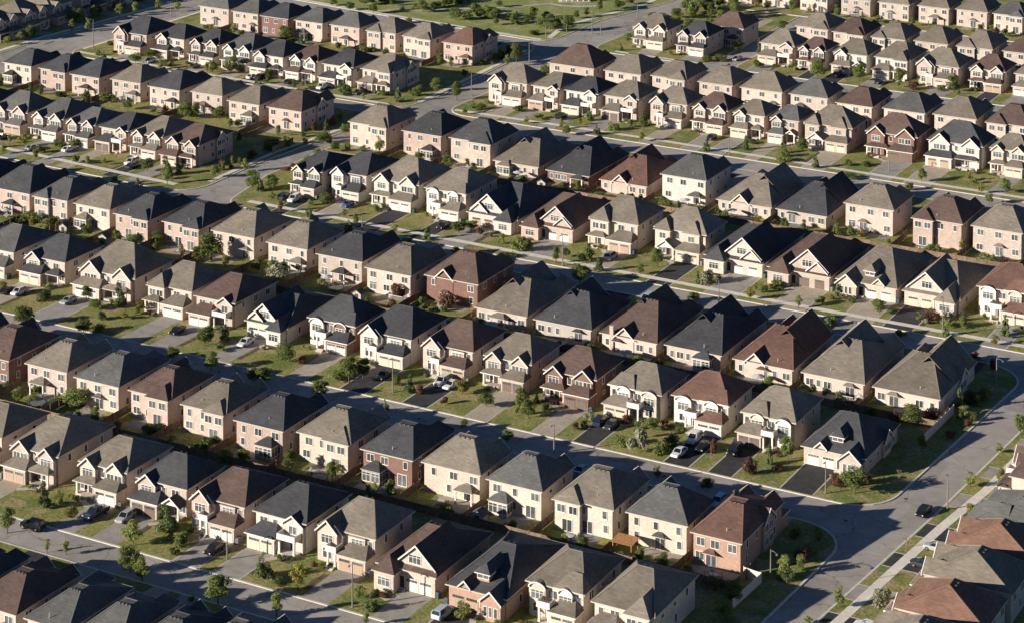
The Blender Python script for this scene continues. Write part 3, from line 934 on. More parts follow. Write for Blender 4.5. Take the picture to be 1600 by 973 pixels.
ribbon('sidewalk', [(-371.6, 500), (-371.9, 530), (-367.2, 574)], 1.5, ZW, WALK)
ribbon('sidewalk', [(-495.6, 598), (-494.6, 640), (-493.6, 684)], 1.5, ZW, WALK)
ribbon('sidewalk', [(-518.6, 560), (-518.0, 604), (-512.5, 660), (-511.6, 720)], 1.8, ZW, WALK)
ribbon('sidewalk', [(-136.2, 345), (-133.6, 376), (-131.8, 396), (-129.4, 416), (-126.2, 474)], 1.9, ZW, WALK)
ribbon('sidewalk', [(-340, 680.8), (-318.5, 680.0), (-307.5, 680.0)], 1.5, ZW, WALK)
ribbon('park_path', [(-367.5, 686), (-371, 702), (-367.6, 722), (-362, 742), (-360, 790)], 2.0, ZW, WALK)
ribbon('park_path', [(-371, 702), (-392, 706), (-405, 716), (-425, 702), (-440, 691.5)], 1.8, ZW + .004, CONC)
ribbon('park_path', [(-392, 731.5), (-386, 731.0), (-380, 733.0), (-374, 737.5)], 2.2, ZW + .008, CONC)
ribbon('park_path', [(-440, 691.5), (-452, 704), (-447, 718), (-430, 728), (-410, 738), (-392, 744)], 1.6, ZW + .012, CONC)
ribbon('park_path', [(-405, 716), (-398, 724), (-392, 731.5)], 1.5, ZW + .016, CONC)
# ---------------------------------------------------------------- houses
WSIZE = {'s': (0.85, 1.35, 1), 'd': (1.55, 1.35, 2), 't': (2.3, 1.45, 3), 'p': (1.9, 2.15, 2), 'n': (0.6, 1.6, 1), 'b': (1.7, 1.7, 2), 'h': (1.0, 0.6, 1)}
WM = {}
for k_, (a_, h_, n_) in WSIZE.items():
    fm = MB(); t_ = 0.09
    fm.box(-a_ / 2 - t_, -a_ / 2, -0.07, 0.03, -h_ / 2 - t_, h_ / 2 + t_); fm.box(a_ / 2, a_ / 2 + t_, -0.07, 0.03, -h_ / 2 - t_, h_ / 2 + t_)
    fm.box(-a_ / 2, a_ / 2, -0.07, 0.03, h_ / 2, h_ / 2 + t_); fm.box(-a_ / 2 - .03, a_ / 2 + .03, -0.11, 0.03, -h_ / 2 - t_ - .02, -h_ / 2)
    for i_ in range(1, n_):
        x_ = -a_ / 2 + a_ * i_ / n_; fm.box(x_ - 0.04, x_ + 0.04, -0.06, 0.03, -h_ / 2, h_ / 2)
    if k_ in 'bt': fm.box(-a_ / 2, a_ / 2, -0.055, 0.03, h_ * .2, h_ * .2 + .06)
    pm = MB(); pm.box(-a_ / 2, a_ / 2, -0.02, 0.03, -h_ / 2, h_ / 2)
    both = MB(); both.v = fm.v + pm.v; n0 = len(fm.v); both.f = fm.f + [tuple(i + n0 for i in f) for f in pm.f]; both.m = [0] * len(fm.f) + [1] * len(pm.f)
    WM[k_] = (fm.mesh('window', FRAME), pm.mesh('pane', GLASS), both.mesh('window', [FRAME, GLASS]))
GD = []
for g_ in GDOOR:
    m_ = MB(); m_.box(-1.2, 1.2, -0.03, 0.05, 0, 2.13)
    for r_ in range(4):
        for c_ in range(4):
            x_, z_ = -1.12 + c_ * .56, .06 + r_ * .52
            m_.box(x_, x_ + .5, -0.055, 0, z_, z_ + .44, 1 if r_ == 3 else 0)
    GD.append(m_.mesh('garage_door', [g_, GLASS]))
dm = MB(); dm.box(-.5, .5, -.03, .05, 0, 2.1); dm.box(-.62, -.5, -.06, .05, 0, 2.22); dm.box(.5, .62, -.06, .05, 0, 2.22); dm.box(-.5, .5, -.06, .05, 2.1, 2.22)
dm.m = [0] * 6 + [1] * 18
FDOOR = dm.mesh('front_door', [DOORM, TRIM])
vm_ = MB(); vm_.frus(-.16, .16, -.16, .16, -.25, .06, .04, .04, .04, .04); vm_.box(-.2, .2, -.2, .2, .06, .12)
VENT = vm_.mesh('roof_vent', VENTM)
pv_ = MB(); pv_.tube([(0, 0, -.3), (0, 0, .55)], .07, 6)
PIPE = pv_.mesh('vent_pipe', GUTTER)
cl_ = MB(); cl_.box(-.16, .16, -.16, .16, 0, 2.5); cl_.box(-.22, .22, -.22, .22, 0, .25); cl_.box(-.22, .22, -.22, .22, 2.35, 2.5)
COLUMN = cl_.mesh('porch_column', TRIM)
st_ = MB()
for i_ in range(3): st_.box(-.8, .8, -.3 * (i_ + 1), -.3 * i_, 0, .45 - .15 * i_)
STEPS = st_.mesh('steps', CONC)

class House:
    def __init__(s, loc, rz, w, d, E, roof, wall, detail, rnd):
        s.root = obj('house', None, loc=loc, rz=rz); s.root.empty_display_size = 1
        s.w, s.d, s.E, s.roof, s.wall, s.detail, s.r = w, d, E, roof, wall, detail, rnd
        s.wm = MB(); s.nroof = None
    # --- masses
    def main_roof(s, rise, top=0.26, deep=0.5, ov=0.45):
        """hip roof whose short ridge runs along x; deep < 0.5 leaves a narrow flat crown"""
        w, d, E = s.w, s.d, s.E
        x0, x1, y0, y1 = -w / 2 - ov, w / 2 + ov, -ov, d + ov
        ix = (x1 - x0) * (1 - top) / 2; iy = (y1 - y0) * deep - (.02 if deep > .49 else 0)
        s.slope, s.rise, s.ov = rise / iy, rise, ov
        m = MB(); m.frus(x0, x1, y0, y1, E + .16, E + .16 + rise, ix, ix, iy, iy)
        s.nroof = build(m, 'roof', ROOFM[s.roof], s.root)
        g = MB()
        for b in ((x0 - .06, x1 + .06, y0 - .06, y0 + .08), (x0 - .06, x1 + .06, y1 - .08, y1 + .06), (x0 - .06, x0 + .08, y0 + .08, y1 - .08), (x1 - .08, x1 + .06, y0 + .08, y1 - .08)):
            g.box(b[0], b[1], b[2], b[3], E - .02, E + .18)
        g.box(x0 + .08, x1 - .08, y0 + .08, y1 - .08, E + .02, E + .1)     # soffit
        build(g, 'gutter', GUTTER, s.nroof)
        c = MB(); z0, z1 = E + .18, E + .18 + rise
        tx0, tx1, ty0, ty1 = x0 + ix, x1 - ix, y0 + iy, y1 - iy
        for p, q in (((x0, y0), (tx0, ty0)), ((x1, y0), (tx1, ty0)), ((x1, y1), (tx1, ty1)), ((x0, y1), (tx0, ty1))):
            c.bar((*p, z0), (*q, z1), .2, .06)
        c.bar((tx0, ty0, z1), (tx1, ty0, z1), .2, .06)
        if deep < .49: c.bar((tx0, ty1, z1), (tx1, ty1, z1), .2, .06)
        build(c, 'hip_cap', CAPM[s.roof], s.nroof)
        s.top = (tx0, tx1, ty0, ty1, E + .16 + rise)
    def chev(s, name, x0, x1, y0, y1, z, sl, ov=.32, rake='y0', th=.2, trim=True):
        """gable roof: two slopes along y, with white rake boards"""
        cx = (x0 + x1) / 2; hw = (x1 - x0) / 2 + ov; h = hw * sl
        zb = z - ov * sl + .16
        o = [(cx - hw, zb), (cx, zb + h), (cx + hw, zb)]; i = [(cx - hw, zb - th), (cx, zb + h - th), (cx + hw, zb - th)]
        m = MB(); m.strip(o, i, y0, y1); g = build(m, name, ROOFM[s.roof], s.root)
        if trim:
            o2 = [(cx - hw - .03, zb + .02), (cx, zb + h + .05), (cx + hw + .03, zb + .02)]; i2 = [(cx - hw - .03, zb - th - .1), (cx, zb + h - th - .1), (cx + hw + .03, zb - th - .1)]
            t = MB(); t.strip(o2, i2, y0 - .07, y0 + .05); build(t, 'rake_board', TRIM, g)
        return zb + h
    def gable_wing(s, x0, x1, proj, z0, z1, sl=0.9, back=None, win=None):
        cx, hw = (x0 + x1) / 2, (x1 - x0) / 2
        s.wm.prism([(x0, z0), (x1, z0), (x1, z1), (cx, z1 + hw * sl), (x0, z1)], -proj, 0.6)
        zr = z1 + (hw + .32) * sl
        bk = back if back is not None else max(0.8, (zr - s.E) / s.slope - s.ov + .6)
        s.chev('gable_roof', x0, x1, -proj - .38, bk, z1, sl)
    def hip_wing(s, x0, x1, proj, z0, z1, sl=0.9):
        s.wm.box(x0, x1, -proj, .6, z0, z1)
        ov = .35; hw = (x1 - x0) / 2 + ov; h = hw * sl; bk = max(1.0, (z1 + h - s.E) / s.slope - s.ov + .6)
        m = MB(); m.frus(x0 - ov, x1 + ov, -proj - ov, bk, z1 + .16, z1 + .16 + h, hw - .02, hw - .02, hw, 0)
        g = build(m, 'hip_wing_roof', ROOFM[s.roof], s.root)
        t = MB(); t.box(x0 - ov - .04, x1 + ov + .04, -proj - ov - .04, 0.0 if z1 >= s.E - .3 else .2, z1 - .01, z1 + .17); build(t, 'gutter', GUTTER, g)
    def arch_wing(s, x0, x1, proj, z0, z1, rise=1.0):
        cx, hw = (x0 + x1) / 2, (x1 - x0) / 2
        pr = [(x0, z0), (x1, z0)] + [(cx + hw * math.cos(t), z1 + rise * math.sin(t)) for t in [math.pi * k / 10 for k in range(11)]]
        a = MB(); a.prism(pr, -proj, .5); build(a, 'arched_bay', TRIM if s.r.random() < .8 else WALLM[s.wall], s.root)
        o = [(cx - (hw + .2) * math.cos(t), z1 + .02 + (rise + .22) * math.sin(t)) for t in [math.pi * k / 10 for k in range(11)]]
        i = [(cx - (hw + .02) * math.cos(t), z1 + .01 + (rise + .04) * math.sin(t)) for t in [math.pi * k / 10 for k in range(11)]]
        m = MB(); m.strip(o, i, -proj - .25, 2.2); g = build(m, 'arched_roof', ROOFM[s.roof], s.root)
        t = MB(); t.strip([(x, z + .03) for x, z in o], [(x, z - .04) for x, z in i], -proj - .32, -proj - .2); build(t, 'arch_trim', TRIM, g)
    def lean_roof(s, name, x0, x1, y0, z, sl=.45, ends=(1, 1), y1=.0, ov=.35):
        run = y1 - (y0 - ov); h = min(run * sl, 1.9); sl = h / run
        m = MB(); m.frus(x0 - ov * ends[0], x1 + ov * ends[1], y0 - ov, y1, z + .14, z + .14 + h, min(run * .8, 1.6) * ends[0], min(run * .8, 1.6) * ends[1], run, 0)
        g = build(m, name, ROOFM[s.roof], s.root)
        t = MB(); t.box(x0 - (ov + .05) * ends[0], x1 + (ov + .05) * ends[1], y0 - ov - .05, y1 - .02, z - .02, z + .15); build(t, 'gutter', TRIM if s.r.random() < .5 else GUTTER, g)
    def win(s, kind, x, y, z, face='F', name='window'):
        rz = {'F': 0, 'B': math.pi, 'R': math.pi / 2, 'L': -math.pi / 2}[face]
        f, p, b = WM[kind]
        if s.detail:
            o = obj(name, f, s.root, (x, y, z), rz); obj('pane', p, o)
        else: obj(name, b, s.root, (x, y, z), rz)
    def garage(s, x0, x1, y, z=0.05):
        s.gx = (x0, x1)
        n = 2 if x1 - x0 > 4.0 else 1; sc = min(1.0, (x1 - x0) / n / 2.6)
        k = s.r.choice([0, 0, 1, 2, 2, 3])
        for i in range(n):
            cx = x0 + (x1 - x0) * (i + .5) / n if n == 2 else (x0 + x1) / 2
            obj('garage_door', GD[k], s.root, (cx, y - .004, z), scale=(sc, 1, 1))
    def porch(s, x0, x1, y0, roof='lean', z=2.75, y1=0):
        s.wm.box(x0 + .02, x1 - .02, y0, y1 + .1, -.05, .42)
        for x in (x0 + .25, x1 - .25): obj('porch_column', COLUMN, s.root, (x, y0 + .25, .42), scale=(1, 1, (z - .42) / 2.5))
        if roof == 'lean': s.lean_roof('porch_roof', x0, x1, y0, z, .4, y1=y1 - .01)
        elif roof == 'gable':
            s.chev('porch_roof', x0, x1, y0 - .3, y1 - .02, z + .1, .75); m = MB(); cx = (x0 + x1) / 2
            m.prism([(x0, z), (x1, z), (x1, z + .1), (cx, z + .1 + (x1 - x0) / 2 * .75), (x0, z + .1)], y0 + .1, y0 + .3); build(m, 'porch_gable', TRIM, s.root)
        else:
            m = MB(); m.box(x0 - .15, x1 + .15, y0 - .15, y1 - .01, z, z + .28); g = build(m, 'porch_roof', TRIM, s.root)
            rl = MB(); hh = z + .28
            rl.box(x0 - .1, x1 + .1, y0 - .1, y0 + .02, hh, hh + .75); rl.box(x0 - .1, x0 + .02, y0 + .02, y1 - .02, hh, hh + .75); rl.box(x1 - .02, x1 + .1, y0 + .02, y1 - .02, hh, hh + .75)
            build(rl, 'balcony_rail', TRIM, g)
        obj('steps', STEPS, s.root, ((x0 + x1) / 2, y0, -.02))
        obj('front_door', FDOOR, s.root, ((x0 + x1) / 2 + .1, y1 - .004, .42))
    def side_gable(s, side, yc, hw, z1=None, proj=.5, z0=0):
        """gabled bay on the side of a corner house; side is +1 or -1 along local x"""
        z1 = s.E - .1 if z1 is None else z1; sl = .85
        rz = math.pi / 2 * side; loc = (side * s.w / 2, yc, 0)
        b = MB(); b.prism([(-hw, z0), (hw, z0), (hw, z1), (0, z1 + hw * sl), (-hw, z1)], -proj, .6); obj('bay_wall', b.mesh('bay_wall', WALLM[s.wall]), s.root, loc, rz)
        ov = .32; k = hw + ov; zb = z1 - ov * sl + .16; bk = min(s.w * .45, (k * sl) / (s.rise / (s.w * .37)) + .6)
        m = MB(); m.strip([(-k, zb), (0, zb + k * sl), (k, zb)], [(-k, zb - .2), (0, zb + k * sl - .2), (k, zb - .2)], -proj - .38, bk)
        g = obj('gable_roof', m.mesh('gable_roof', ROOFM[s.roof]), s.root, loc, rz)
        t = MB(); t.strip([(-k - .03, zb + .02), (0, zb + k * sl + .05), (k + .03, zb + .02)], [(-k - .03, zb - .3), (0, zb + k * sl - .3), (k + .03, zb - .3)], -proj - .45, -proj - .33); build(t, 'rake_board', TRIM, g)
        f = 'R' if side > 0 else 'L'
        for z in ((s.E - 1.35, 1.7) if s.E > 4.5 else (1.75,)):
            for dy in (-hw * .45, hw * .45): s.win('d', side * (s.w / 2 + proj), yc + dy, z, f)
    def finish(s, extra_vents=True, backvents=False):
        b = MB(); hw = s.w / 2
        b.box(-hw, hw, 0, s.d, -.15, s.E + .05); b.v += s.wm.v; n0 = 8; b.f += [tuple(i + n0 for i in f) for f in s.wm.f]; b.m += s.wm.m
        build(b, 'wall', WALLM[s.wall], s.root)
        tx0, tx1, ty0, ty1, tz = s.top
        if backvents:
            for i in range(3): obj('roof_vent', VENT, s.root, (tx0 + (tx1 - tx0) * (.22 + .28 * i), ty1 + .12, tz + .1))
            obj('vent_pipe', PIPE, s.root, (s.r.uniform(-hw * .5, hw * .5), s.d - s.r.uniform(.8, 1.6), s.E + .9))
        else:
            for i in range(2): obj('roof_vent', VENT, s.root, (tx0 + (tx1 - tx0) * (.3 + .4 * i), (ty0 + ty1) / 2 + .9, tz - .3))
    def side_windows(s, face, n):
        x = s.w / 2 if face == 'R' else -s.w / 2
        for i in range(n):
            y = s.d * (i + .7) / (n + .4)
            if s.E > 4.5: s.win(s.r.choice('sshd'), x, y, s.E - 1.25, face)
            if s.r.random() < .6: s.win(s.r.choice('ssh'), x, y + .4, 1.7, face)

def front(h, a, g, detail=True, bung=False):
    """front features; a is the pattern, g how far the garage stands forward"""
    mir = -1 if a.endswith('m') else 1; a = a.rstrip('m'); w, E = h.w, h.E; r = h.r
    def X(p, q):
        p, q = p * w * mir, q * w * mir; return (min(p, q) , max(p, q))
    def mid(t): return (t[0] + t[1]) / 2
    up = E - 1.35; zg = 2.75
    def gar(p, q):
        t = X(p, q); t = (max(t[0], -w / 2 + .06), min(t[1], w / 2 - .06))
        h.wm.box(t[0], t[1], -g, .1, -.1, zg); h.lean_roof('garage_roof', t[0], t[1], -g, zg, .4, y1=-.01)
        if detail: h.garage(t[0] + .25, t[1] - .25, -g)
        else: h.gx = t
        return t
    W = h.win if detail else (lambda *k, **q: None)
    P = h.porch if detail else (lambda *k, **q: None)
    if a == 'P1':
        A = X(-.465, -.13); B = X(.1, .46); gar(0, .49)
        h.gable_wing(*A, .9, 0, E - .15); h.gable_wing(*B, .7, 2.9, E - .1)
        W('t', mid(A), -.9, up); W('d', mid(B) - .9, -.7, up); W('d', mid(B) + .9, -.7, up); W('s', mid(X(-.06, .02)), 0, up)
        p = X(-.46, -.02); P(p[0], p[1], -2.4, 'lean', y1=-.9 if mir > 0 else -.9); W('b', A[0] + 1.0, -.9, 1.7)
    elif a == 'P2':
        A = X(-.48, -.12); gar(-.03, .49)
        h.gable_wing(*A, 1.5, 0, E + .1, .95); B = X(-.2, -.05)
        h.gable_wing(*X(-.30, -.06), .8, 0, E - .2, .95)
        W('t', mid(A), -1.5, up); W('b', mid(A), -1.5, 1.6); bx = X(.06, .34)
        h.wm.box(bx[0], bx[1], -.45, .1, 2.9, E - .35); h.lean_roof('bay_roof', bx[0], bx[1], -.45, E - .4, .7, y1=.2, ov=.15)
        W('t', mid(bx), -.45, up - .05); W('s', mid(X(.42, .42)), 0, up)
        p = X(-.22, -.045); P(p[0], p[1], -g - .2, 'flat', 2.9, y1=-1.2)
    elif a == 'P3':
        t = gar(-.49, .06); A = X(.08, .475)
        h.gable_wing(*A, .6, 0, E - .35, .72)
        W('d', mid(A), -.6, up - .1); W('d', mid(X(-.38, -.3)), 0, up); W('s', mid(X(-.12, -.1)), 0, up)
        p = X(.1, .44); P(p[0], p[1], -2.6, 'flat', 2.9, y1=-.6)
    elif a == 'P3g':
        t = gar(-.49, .08); A = X(-.465, -.1)
        h.gable_wing(*A, .9, 2.9, E - .2, .85)
        W('t', mid(A), -.9, up - .05); W('d', mid(X(.2, .34)), 0, up); W('s', mid(X(.02, .02)), 0, up)
        p = X(.13, .47); P(p[0], p[1], -2.0, r.choice(['lean', 'gable']), 2.75); W('d', mid(X(.4, .42)), 0, 1.7)
    elif a == 'P4':
        A = X(-.45, -.16); B = X(.08, .33); gar(.03, .49)
        h.arch_wing(*A, .7, 0, E - .55, .9); h.arch_wing(*B, .6, 2.9, E - .55, .9)
        W('t', mid(A), -.7, up - .25); W('t', mid(B), -.6, up - .25); W('d', mid(A), -.7, 1.7); W('s', mid(X(.42, .42)), 0, up); W('d', mid(X(-.06, -.04)), 0, up)
        h.lean_roof('front_valley_roof', *X(.02, .49), -.2, E + .16, 1.2, y1=2.4)
        p = X(-.2, .02); P(p[0], p[1], -g + .2, 'flat', 3.0, y1=-.7)
    elif a == 'P6':
        A = X(-.47, -.17); B = X(.08, .4); gar(.02, .49)
        h.hip_wing(*A, 1.3, 0, E - .1, 1.05); h.hip_wing(*B, .8, 2.9, E - .1, .95)
        W('d', mid(A), -1.3, up); W('d', mid(B), -.8, up); W('s', mid(X(-.08, -.04)), 0, up); W('b', mid(A), -1.3, 1.6)
        p = X(-.36, -.02); P(p[0], p[1], -3.4, 'gable', 2.8, y1=-1.3)
    elif a == 'P7':
        A = X(-.47, -.08); gar(.0, .49)
        h.hip_wing(*A, 1.2, 0, E - .05, .95)
        W('d', mid(A) - 1, -1.2, up); W('d', mid(A) + 1, -1.2, up); W('d', mid(X(.14, .16)), 0, up); W('s', mid(X(.38, .4)), 0, up)
        p = X(-.46, -.1); P(p[0], p[1], -2.9, 'lean', 2.7, y1=-1.2)
    elif a == 'P5d':                      # garage under the big roof, gabled wing, a hipped dormer and a small gable
        A = X(-.485, -.14); h.gable_wing(*A, 1.7, 0, E - .2, .9, back=5.0)
        for q in (-1, 0, 1): W('n', mid(A) + q * 1.0, -1.7, 1.6)
        c = mid(X(-.05, .05)); y0 = 2.0; zt = E + 2.3
        h.wm.box(c - 1.15, c + 1.15, y0, y0 + 2.5, E, zt); m = MB(); m.frus(c - 1.5, c + 1.5, y0 - .35, y0 + 6.0, zt + .1, zt + 1.35, 1.48, 1.48, 1.5, 0); g_ = build(m, 'dormer_roof', ROOFM[h.roof], h.root)
        t = MB(); t.box(c - 1.54, c + 1.54, y0 - .39, y0 + 1.6, zt - .04, zt + .11); build(t, 'gutter', TRIM, g_)
        W('h', c - .55, y0, zt - .5); W('h', c + .55, y0, zt - .5)
        D = X(.12, .3); k = (D[1] - D[0]) / 2
        h.wm.prism([(D[0], E - .3), (D[1], E - .3), (D[1], E + .5), (mid(D), E + .5 + k * 1.0), (D[0], E + .5)], -.25, 1.2); h.chev('gable_roof', D[0], D[1], -.6, 4.0, E + .5, 1.0, ov=.25)
        t = X(-.06, .485); h.gx = t
        if detail:
            h.garage(t[0] + .3, t[1] - .3, 0); p = mid(X(-.11, -.08)); obj('front_door', FDOOR, h.root, (p, -.004, .3)); obj('steps', STEPS, h.root, (p, -.1, -.02))
    elif a == 'P5':                       # one and a half storeys, gables in a big roof
        A = X(-.47, -.12); h.hip_wing(*A, 2.2, 0, E - .3, .95) if r.random() < .6 else h.gable_wing(*A, 2.2, 0, E - .3, .9, back=4.0)
        B = X(-.2, .46); hw = (B[1] - B[0]) / 2; cx = mid(B)
        zb = E + 1.0; yb = .75
        h.wm.prism([(B[0], E - .2), (B[1], E - .2), (B[1], zb), (cx, zb + hw * .9), (B[0], zb)], yb, yb + .6)
        zr = zb + (hw + .32) * .9; h.chev('gable_roof', B[0], B[1], yb - .4, max(2, (zr - E) / h.slope + .3), zb, .9)
        if r.random() < .6:
            C = (B[0] + hw * 1.0, B[1] - .1) if mir > 0 else (B[0] + .1, B[1] - hw * 1.0)
            hc = (C[1] - C[0]) / 2
            h.wm.prism([(C[0], E - .2), (C[1], E - .2), (C[1], E + .75), (mid(C), E + .75 + hc * .9), (C[0], E + .75)], .28, .9)
            h.chev('gable_roof', C[0], C[1], -.1, yb + .5, E + .75, .9)
        W('t', cx - .3 * mir, yb, zb + hw * .22); W('t', mid(A), -2.2, 1.75)
        t = X(-.06, .485); h.gx = t
        if detail:
            h.garage(t[0] + .3, t[1] - .3, 0)
        D = X(-.12, -.06)
        if detail: obj('front_door', FDOOR, h.root, (mid(D), -.004, .3)); obj('steps', STEPS, h.root, (mid(D), -.1, -.02))

def back(h, style, side):
    """back of a house at y = d: windows, patio door, canopy, sun room or gable"""
    w, d, E, r = h.w, h.d, h.E, h.r; hw = w / 2; D = d
    if E > 4.5:
        xs = [-.36 + r.uniform(-.03, .03), r.uniform(-.06, .06), .34 + r.uniform(-.03, .03)]
        for x in xs: h.win(r.choice(['d', 'd', 's', 'd']), x * w, D, E - 1.3, 'B')
        px = r.choice([-.3, -.05, .12]) * w; h.win('p', px, D, 1.25, 'B', 'patio_door')
        for x in (-.38 * w, .05 * w, .36 * w):
            if abs(x - px) > 2.0 and r.random() < .85: h.win(r.choice('ddsb'), x, D, 1.65, 'B')
    else:
        px = r.choice([-.28, .0, .2]) * w; h.win('p', px, D, 1.25, 'B', 'patio_door')
        for x in (-.4, -.2, .1, .25, .4):
            if abs(x * w - px) > 1.9: h.win(r.choice('ddss'), x * w, D, 1.75, 'B')
    def lean(x0, x1, out, z, name, rise):
        ov = .25; m = MB(); run = out + ov
        m.frus(x0 - ov, x1 + ov, D + .01, D + out + ov, z + .1, z + .1 + rise, run * .7, run * .7, 0, run); g = build(m, name, ROOFM[h.roof], h.root)
        t = MB(); t.box(x0 - ov - .03, x1 + ov + .03, D + .02, D + out + ov + .03, z, z + .11); build(t, 'gutter', GUTTER, g)
    if style == 'sun':                    # sun room
        s0 = r.choice([-1, 1]); c = s0 * w * .22; x0, x1 = c - 1.9, c + 1.9
        h.wm.box(x0, x1, D - .1, D + 2.2, -.1, 2.7); lean(x0, x1, 2.2, 2.7, 'sun_room_roof', 1.1)
        for x in (c - 1.0, c + 1.0): h.win('b', x, D + 2.2, 1.5, 'B')
        h.win('b', x0, D + 1.1, 1.5, 'L'); h.win('b', x1, D + 1.1, 1.5, 'R')
    elif style == 'awn':                  # small canopy over the door
        lean(px - 1.0, px + 1.0, .9, 2.65, 'door_canopy', .55)
    elif style == 'porch':
        x0 = px - 1.8; x1 = px + 1.8; lean(x0, x1, 2.0, 2.55, 'porch_roof', .8)
        for x in (x0 + .1, x1 - .1): obj('porch_column', COLUMN, h.root, (x, D + 1.9, 0), scale=(.8, .8, 1.02))
    elif style == 'jog':                  # half of the back stands forward under its own hip
        s0 = r.choice([-1, 1]); x0, x1 = sorted((s0 * (hw - .04), s0 * w * r.uniform(-.02, .1))); pj = r.uniform(.7, 1.3)
        h.wm.box(x0, x1, D - .1, D + pj, -.1, E + .02); ov = .42; k = (x1 - x0) / 2 + ov; rs = k * .62
        m = MB(); bk = D + .45 - rs / h.slope - 1.2
        m.frus(x0 - ov, x1 + ov, bk, D + pj + ov, E + .17, E + .17 + rs, k - .02, k - .02, 0, k); g = build(m, 'back_wing_roof', ROOFM[h.roof], h.root)
        t = MB(); t.box(x0 - ov - .05, x1 + ov + .05, D + .3, D + pj + ov + .05, E - .01, E + .175); build(t, 'gutter', GUTTER, g)
        c = (x0 + x1) / 2
        if E > 4.5: h.win('d', c - 1.2, D + pj, E - 1.3, 'B'); h.win('d', c + 1.2, D + pj, E - 1.3, 'B')
        h.win('p', c, D + pj, 1.25, 'B', 'patio_door')
    elif style == 'deck':
        x0, x1 = px - 1.9, px + 1.9; m = MB(); m.box(x0, x1, D + .02, D + 2.8, .3, .5)
        for x in (x0 + .1, x1 - .1):
            for y in (D + .3, D + 2.65): m.box(x - .07, x + .07, y - .07, y + .07, -.1, .3)
        dk = build(m, 'deck', WOOD, h.root); rl = MB()
        for (a, b, c, e) in ((x0, x1, D + 2.72, D + 2.8), (x0, x0 + .08, D + .1, D + 2.72), (x1 - .08, x1, D + .1, D + 2.72)): rl.box(a, b, c, e, 1.3, 1.4)
        n = 12
        for i in range(n + 1): x = x0 + .04 + (x1 - x0 - .08) * i / n; rl.box(x - .03, x + .03, D + 2.73, D + 2.79, .5, 1.3)
        for i in range(1, 9):
            y = D + .1 + 2.6 * i / 9
            for x in (x0 + .04, x1 - .04): rl.box(x - .03, x + .03, y - .03, y + .03, .5, 1.3)
        build(rl, 'deck_rail', VINYL, dk)
        lean(px - 1.0, px + 1.0, .9, 2.65, 'door_canopy', .55)
    elif style == 'gable':
        c = r.choice([-.05, .08, .15]) * w; x0, x1 = c - w * .17, c + w * .17; k = (x1 - x0) / 2
        h.wm.prism([(x0, 0), (x1, 0), (x1, E), (c, E + k * .95), (x0, E)], D - .3, D + .12)
        zr = E + (k + .32) * .95
        m = MB(); ov = .32; hh = k + ov; zb = E - ov * .95 + .16
        m.strip([(c - hh, zb), (c, zb + hh * .95), (c + hh, zb)], [(c - hh, zb - .2), (c, zb + hh * .95 - .2), (c + hh, zb - .2)], D + .5 - (zr - E) / h.slope - 1.0, D + .5)
        g = build(m, 'gable_roof', ROOFM[h.roof], h.root)
        t = MB(); t.strip([(c - hh - .03, zb + .02), (c, zb + hh * .95 + .05), (c + hh + .03, zb + .02)], [(c - hh - .03, zb - .3), (c, zb + hh * .95 - .3), (c + hh + .03, zb - .3)], D + .46, D + .58); build(t, 'rake_board', TRIM, g)
        lean(px - 1.0, px + 1.0, .9, 2.5, 'door_canopy', .45) if r.random() < .5 else None

ROWNAME = {'0': 'bottom row at lower left', '1': 'second row from bottom', '2': 'third row from bottom', '3': 'fourth row from bottom', '4': 'fifth row from bottom',
           '5': 'sixth row from bottom', '6': 'seventh row from bottom', '7': 'eighth row from bottom', '8': 'ninth row from bottom', '9': 'tenth row from bottom',
           '10': 'eleventh row from bottom', '11': 'topmost row at upper right', '5b': 'lowest row of upper-left block', '6b': 'second row of upper-left block',
           '7b': 'third row of upper-left block', '8b': 'fourth row of upper-left block', 'W': 'far upper-left corner', 'RR': 'lower-right corner column'}
ROOFW = {'O': 'rust', 'K': 'charcoal', 'T': 'taupe', 'B': 'dark brown', 'R': 'russet', 'G': 'grey'}
WALLW = {'b': 'beige', 'p': 'pink brick', 'r': 'red brick', 'c': 'cream', 'w': 'pale stone', 'o': 'orange brick', 'g': 'shade-greyed beige'}
FRONT = {'1', '3', '5', '7', '9', '7b', '5b'}
KERBY = {'1': 318, '3': 397.6, '5': 486.1, '7': 589.3, '9': 678.2, '7b': 588.2, '5b': 490.6, '0': 309.5, '2': 387, '4': 477.5, '6': 579.8, '8': 668.8, '10': 747.5, '11': 790, '6b': 578.8, '8b': 676.5}
HL = []
for ln in HOUSES.split('\n'):
    q = ln.split(); HL.append([q[0]] + [float(x) for x in q[1:6]] + [int(q[6]), q[7], q[8], q[9], float(q[10]), int(q[11])])
HINFO = []       # (x, y, short place phrase, row)
count = {}
NEAR = {'0', '1', '2', '3', '4', '5', '6'}
def drive(x0, x1, y0, y1, kind, z=Z0 + .006, edge=None):
    mb = MB(); mb.poly([(x0, y0, z), (x1, y0, z), (x1, y1, z), (x0, y1, z)]); struct(build(mb, 'driveway', DRIVE[kind]))
    if edge:
        for xa in (x0 - .3, x1): e = MB(); e.poly([(xa, y0, z), (xa + .3, y0, z), (xa + .3, y1, z), (xa, y1, z)]); struct(build(e, 'driveway_edging', CONC))
MIDY = {'1': 355.6, '3': 438.0, '5': 535.5, '7': 630.8, '9': 713, '7b': 632, '5b': 539.5}
bstyles = {('4', 12): 'gable', ('4', 15): 'gable', ('4', 17): 'gable', ('6', 5): 'gable', ('6', 7): 'gable', ('2', 6): 'sun', ('2', 10): 'sun', ('2', 8): 'sun', ('6', 0): 'jog', ('6', 2): 'jog', ('4', 14): 'deck', ('4', 13): 'porch', ('4', 5): 'sun', ('6', 1): 'sun', ('4', 10): 'porch'}
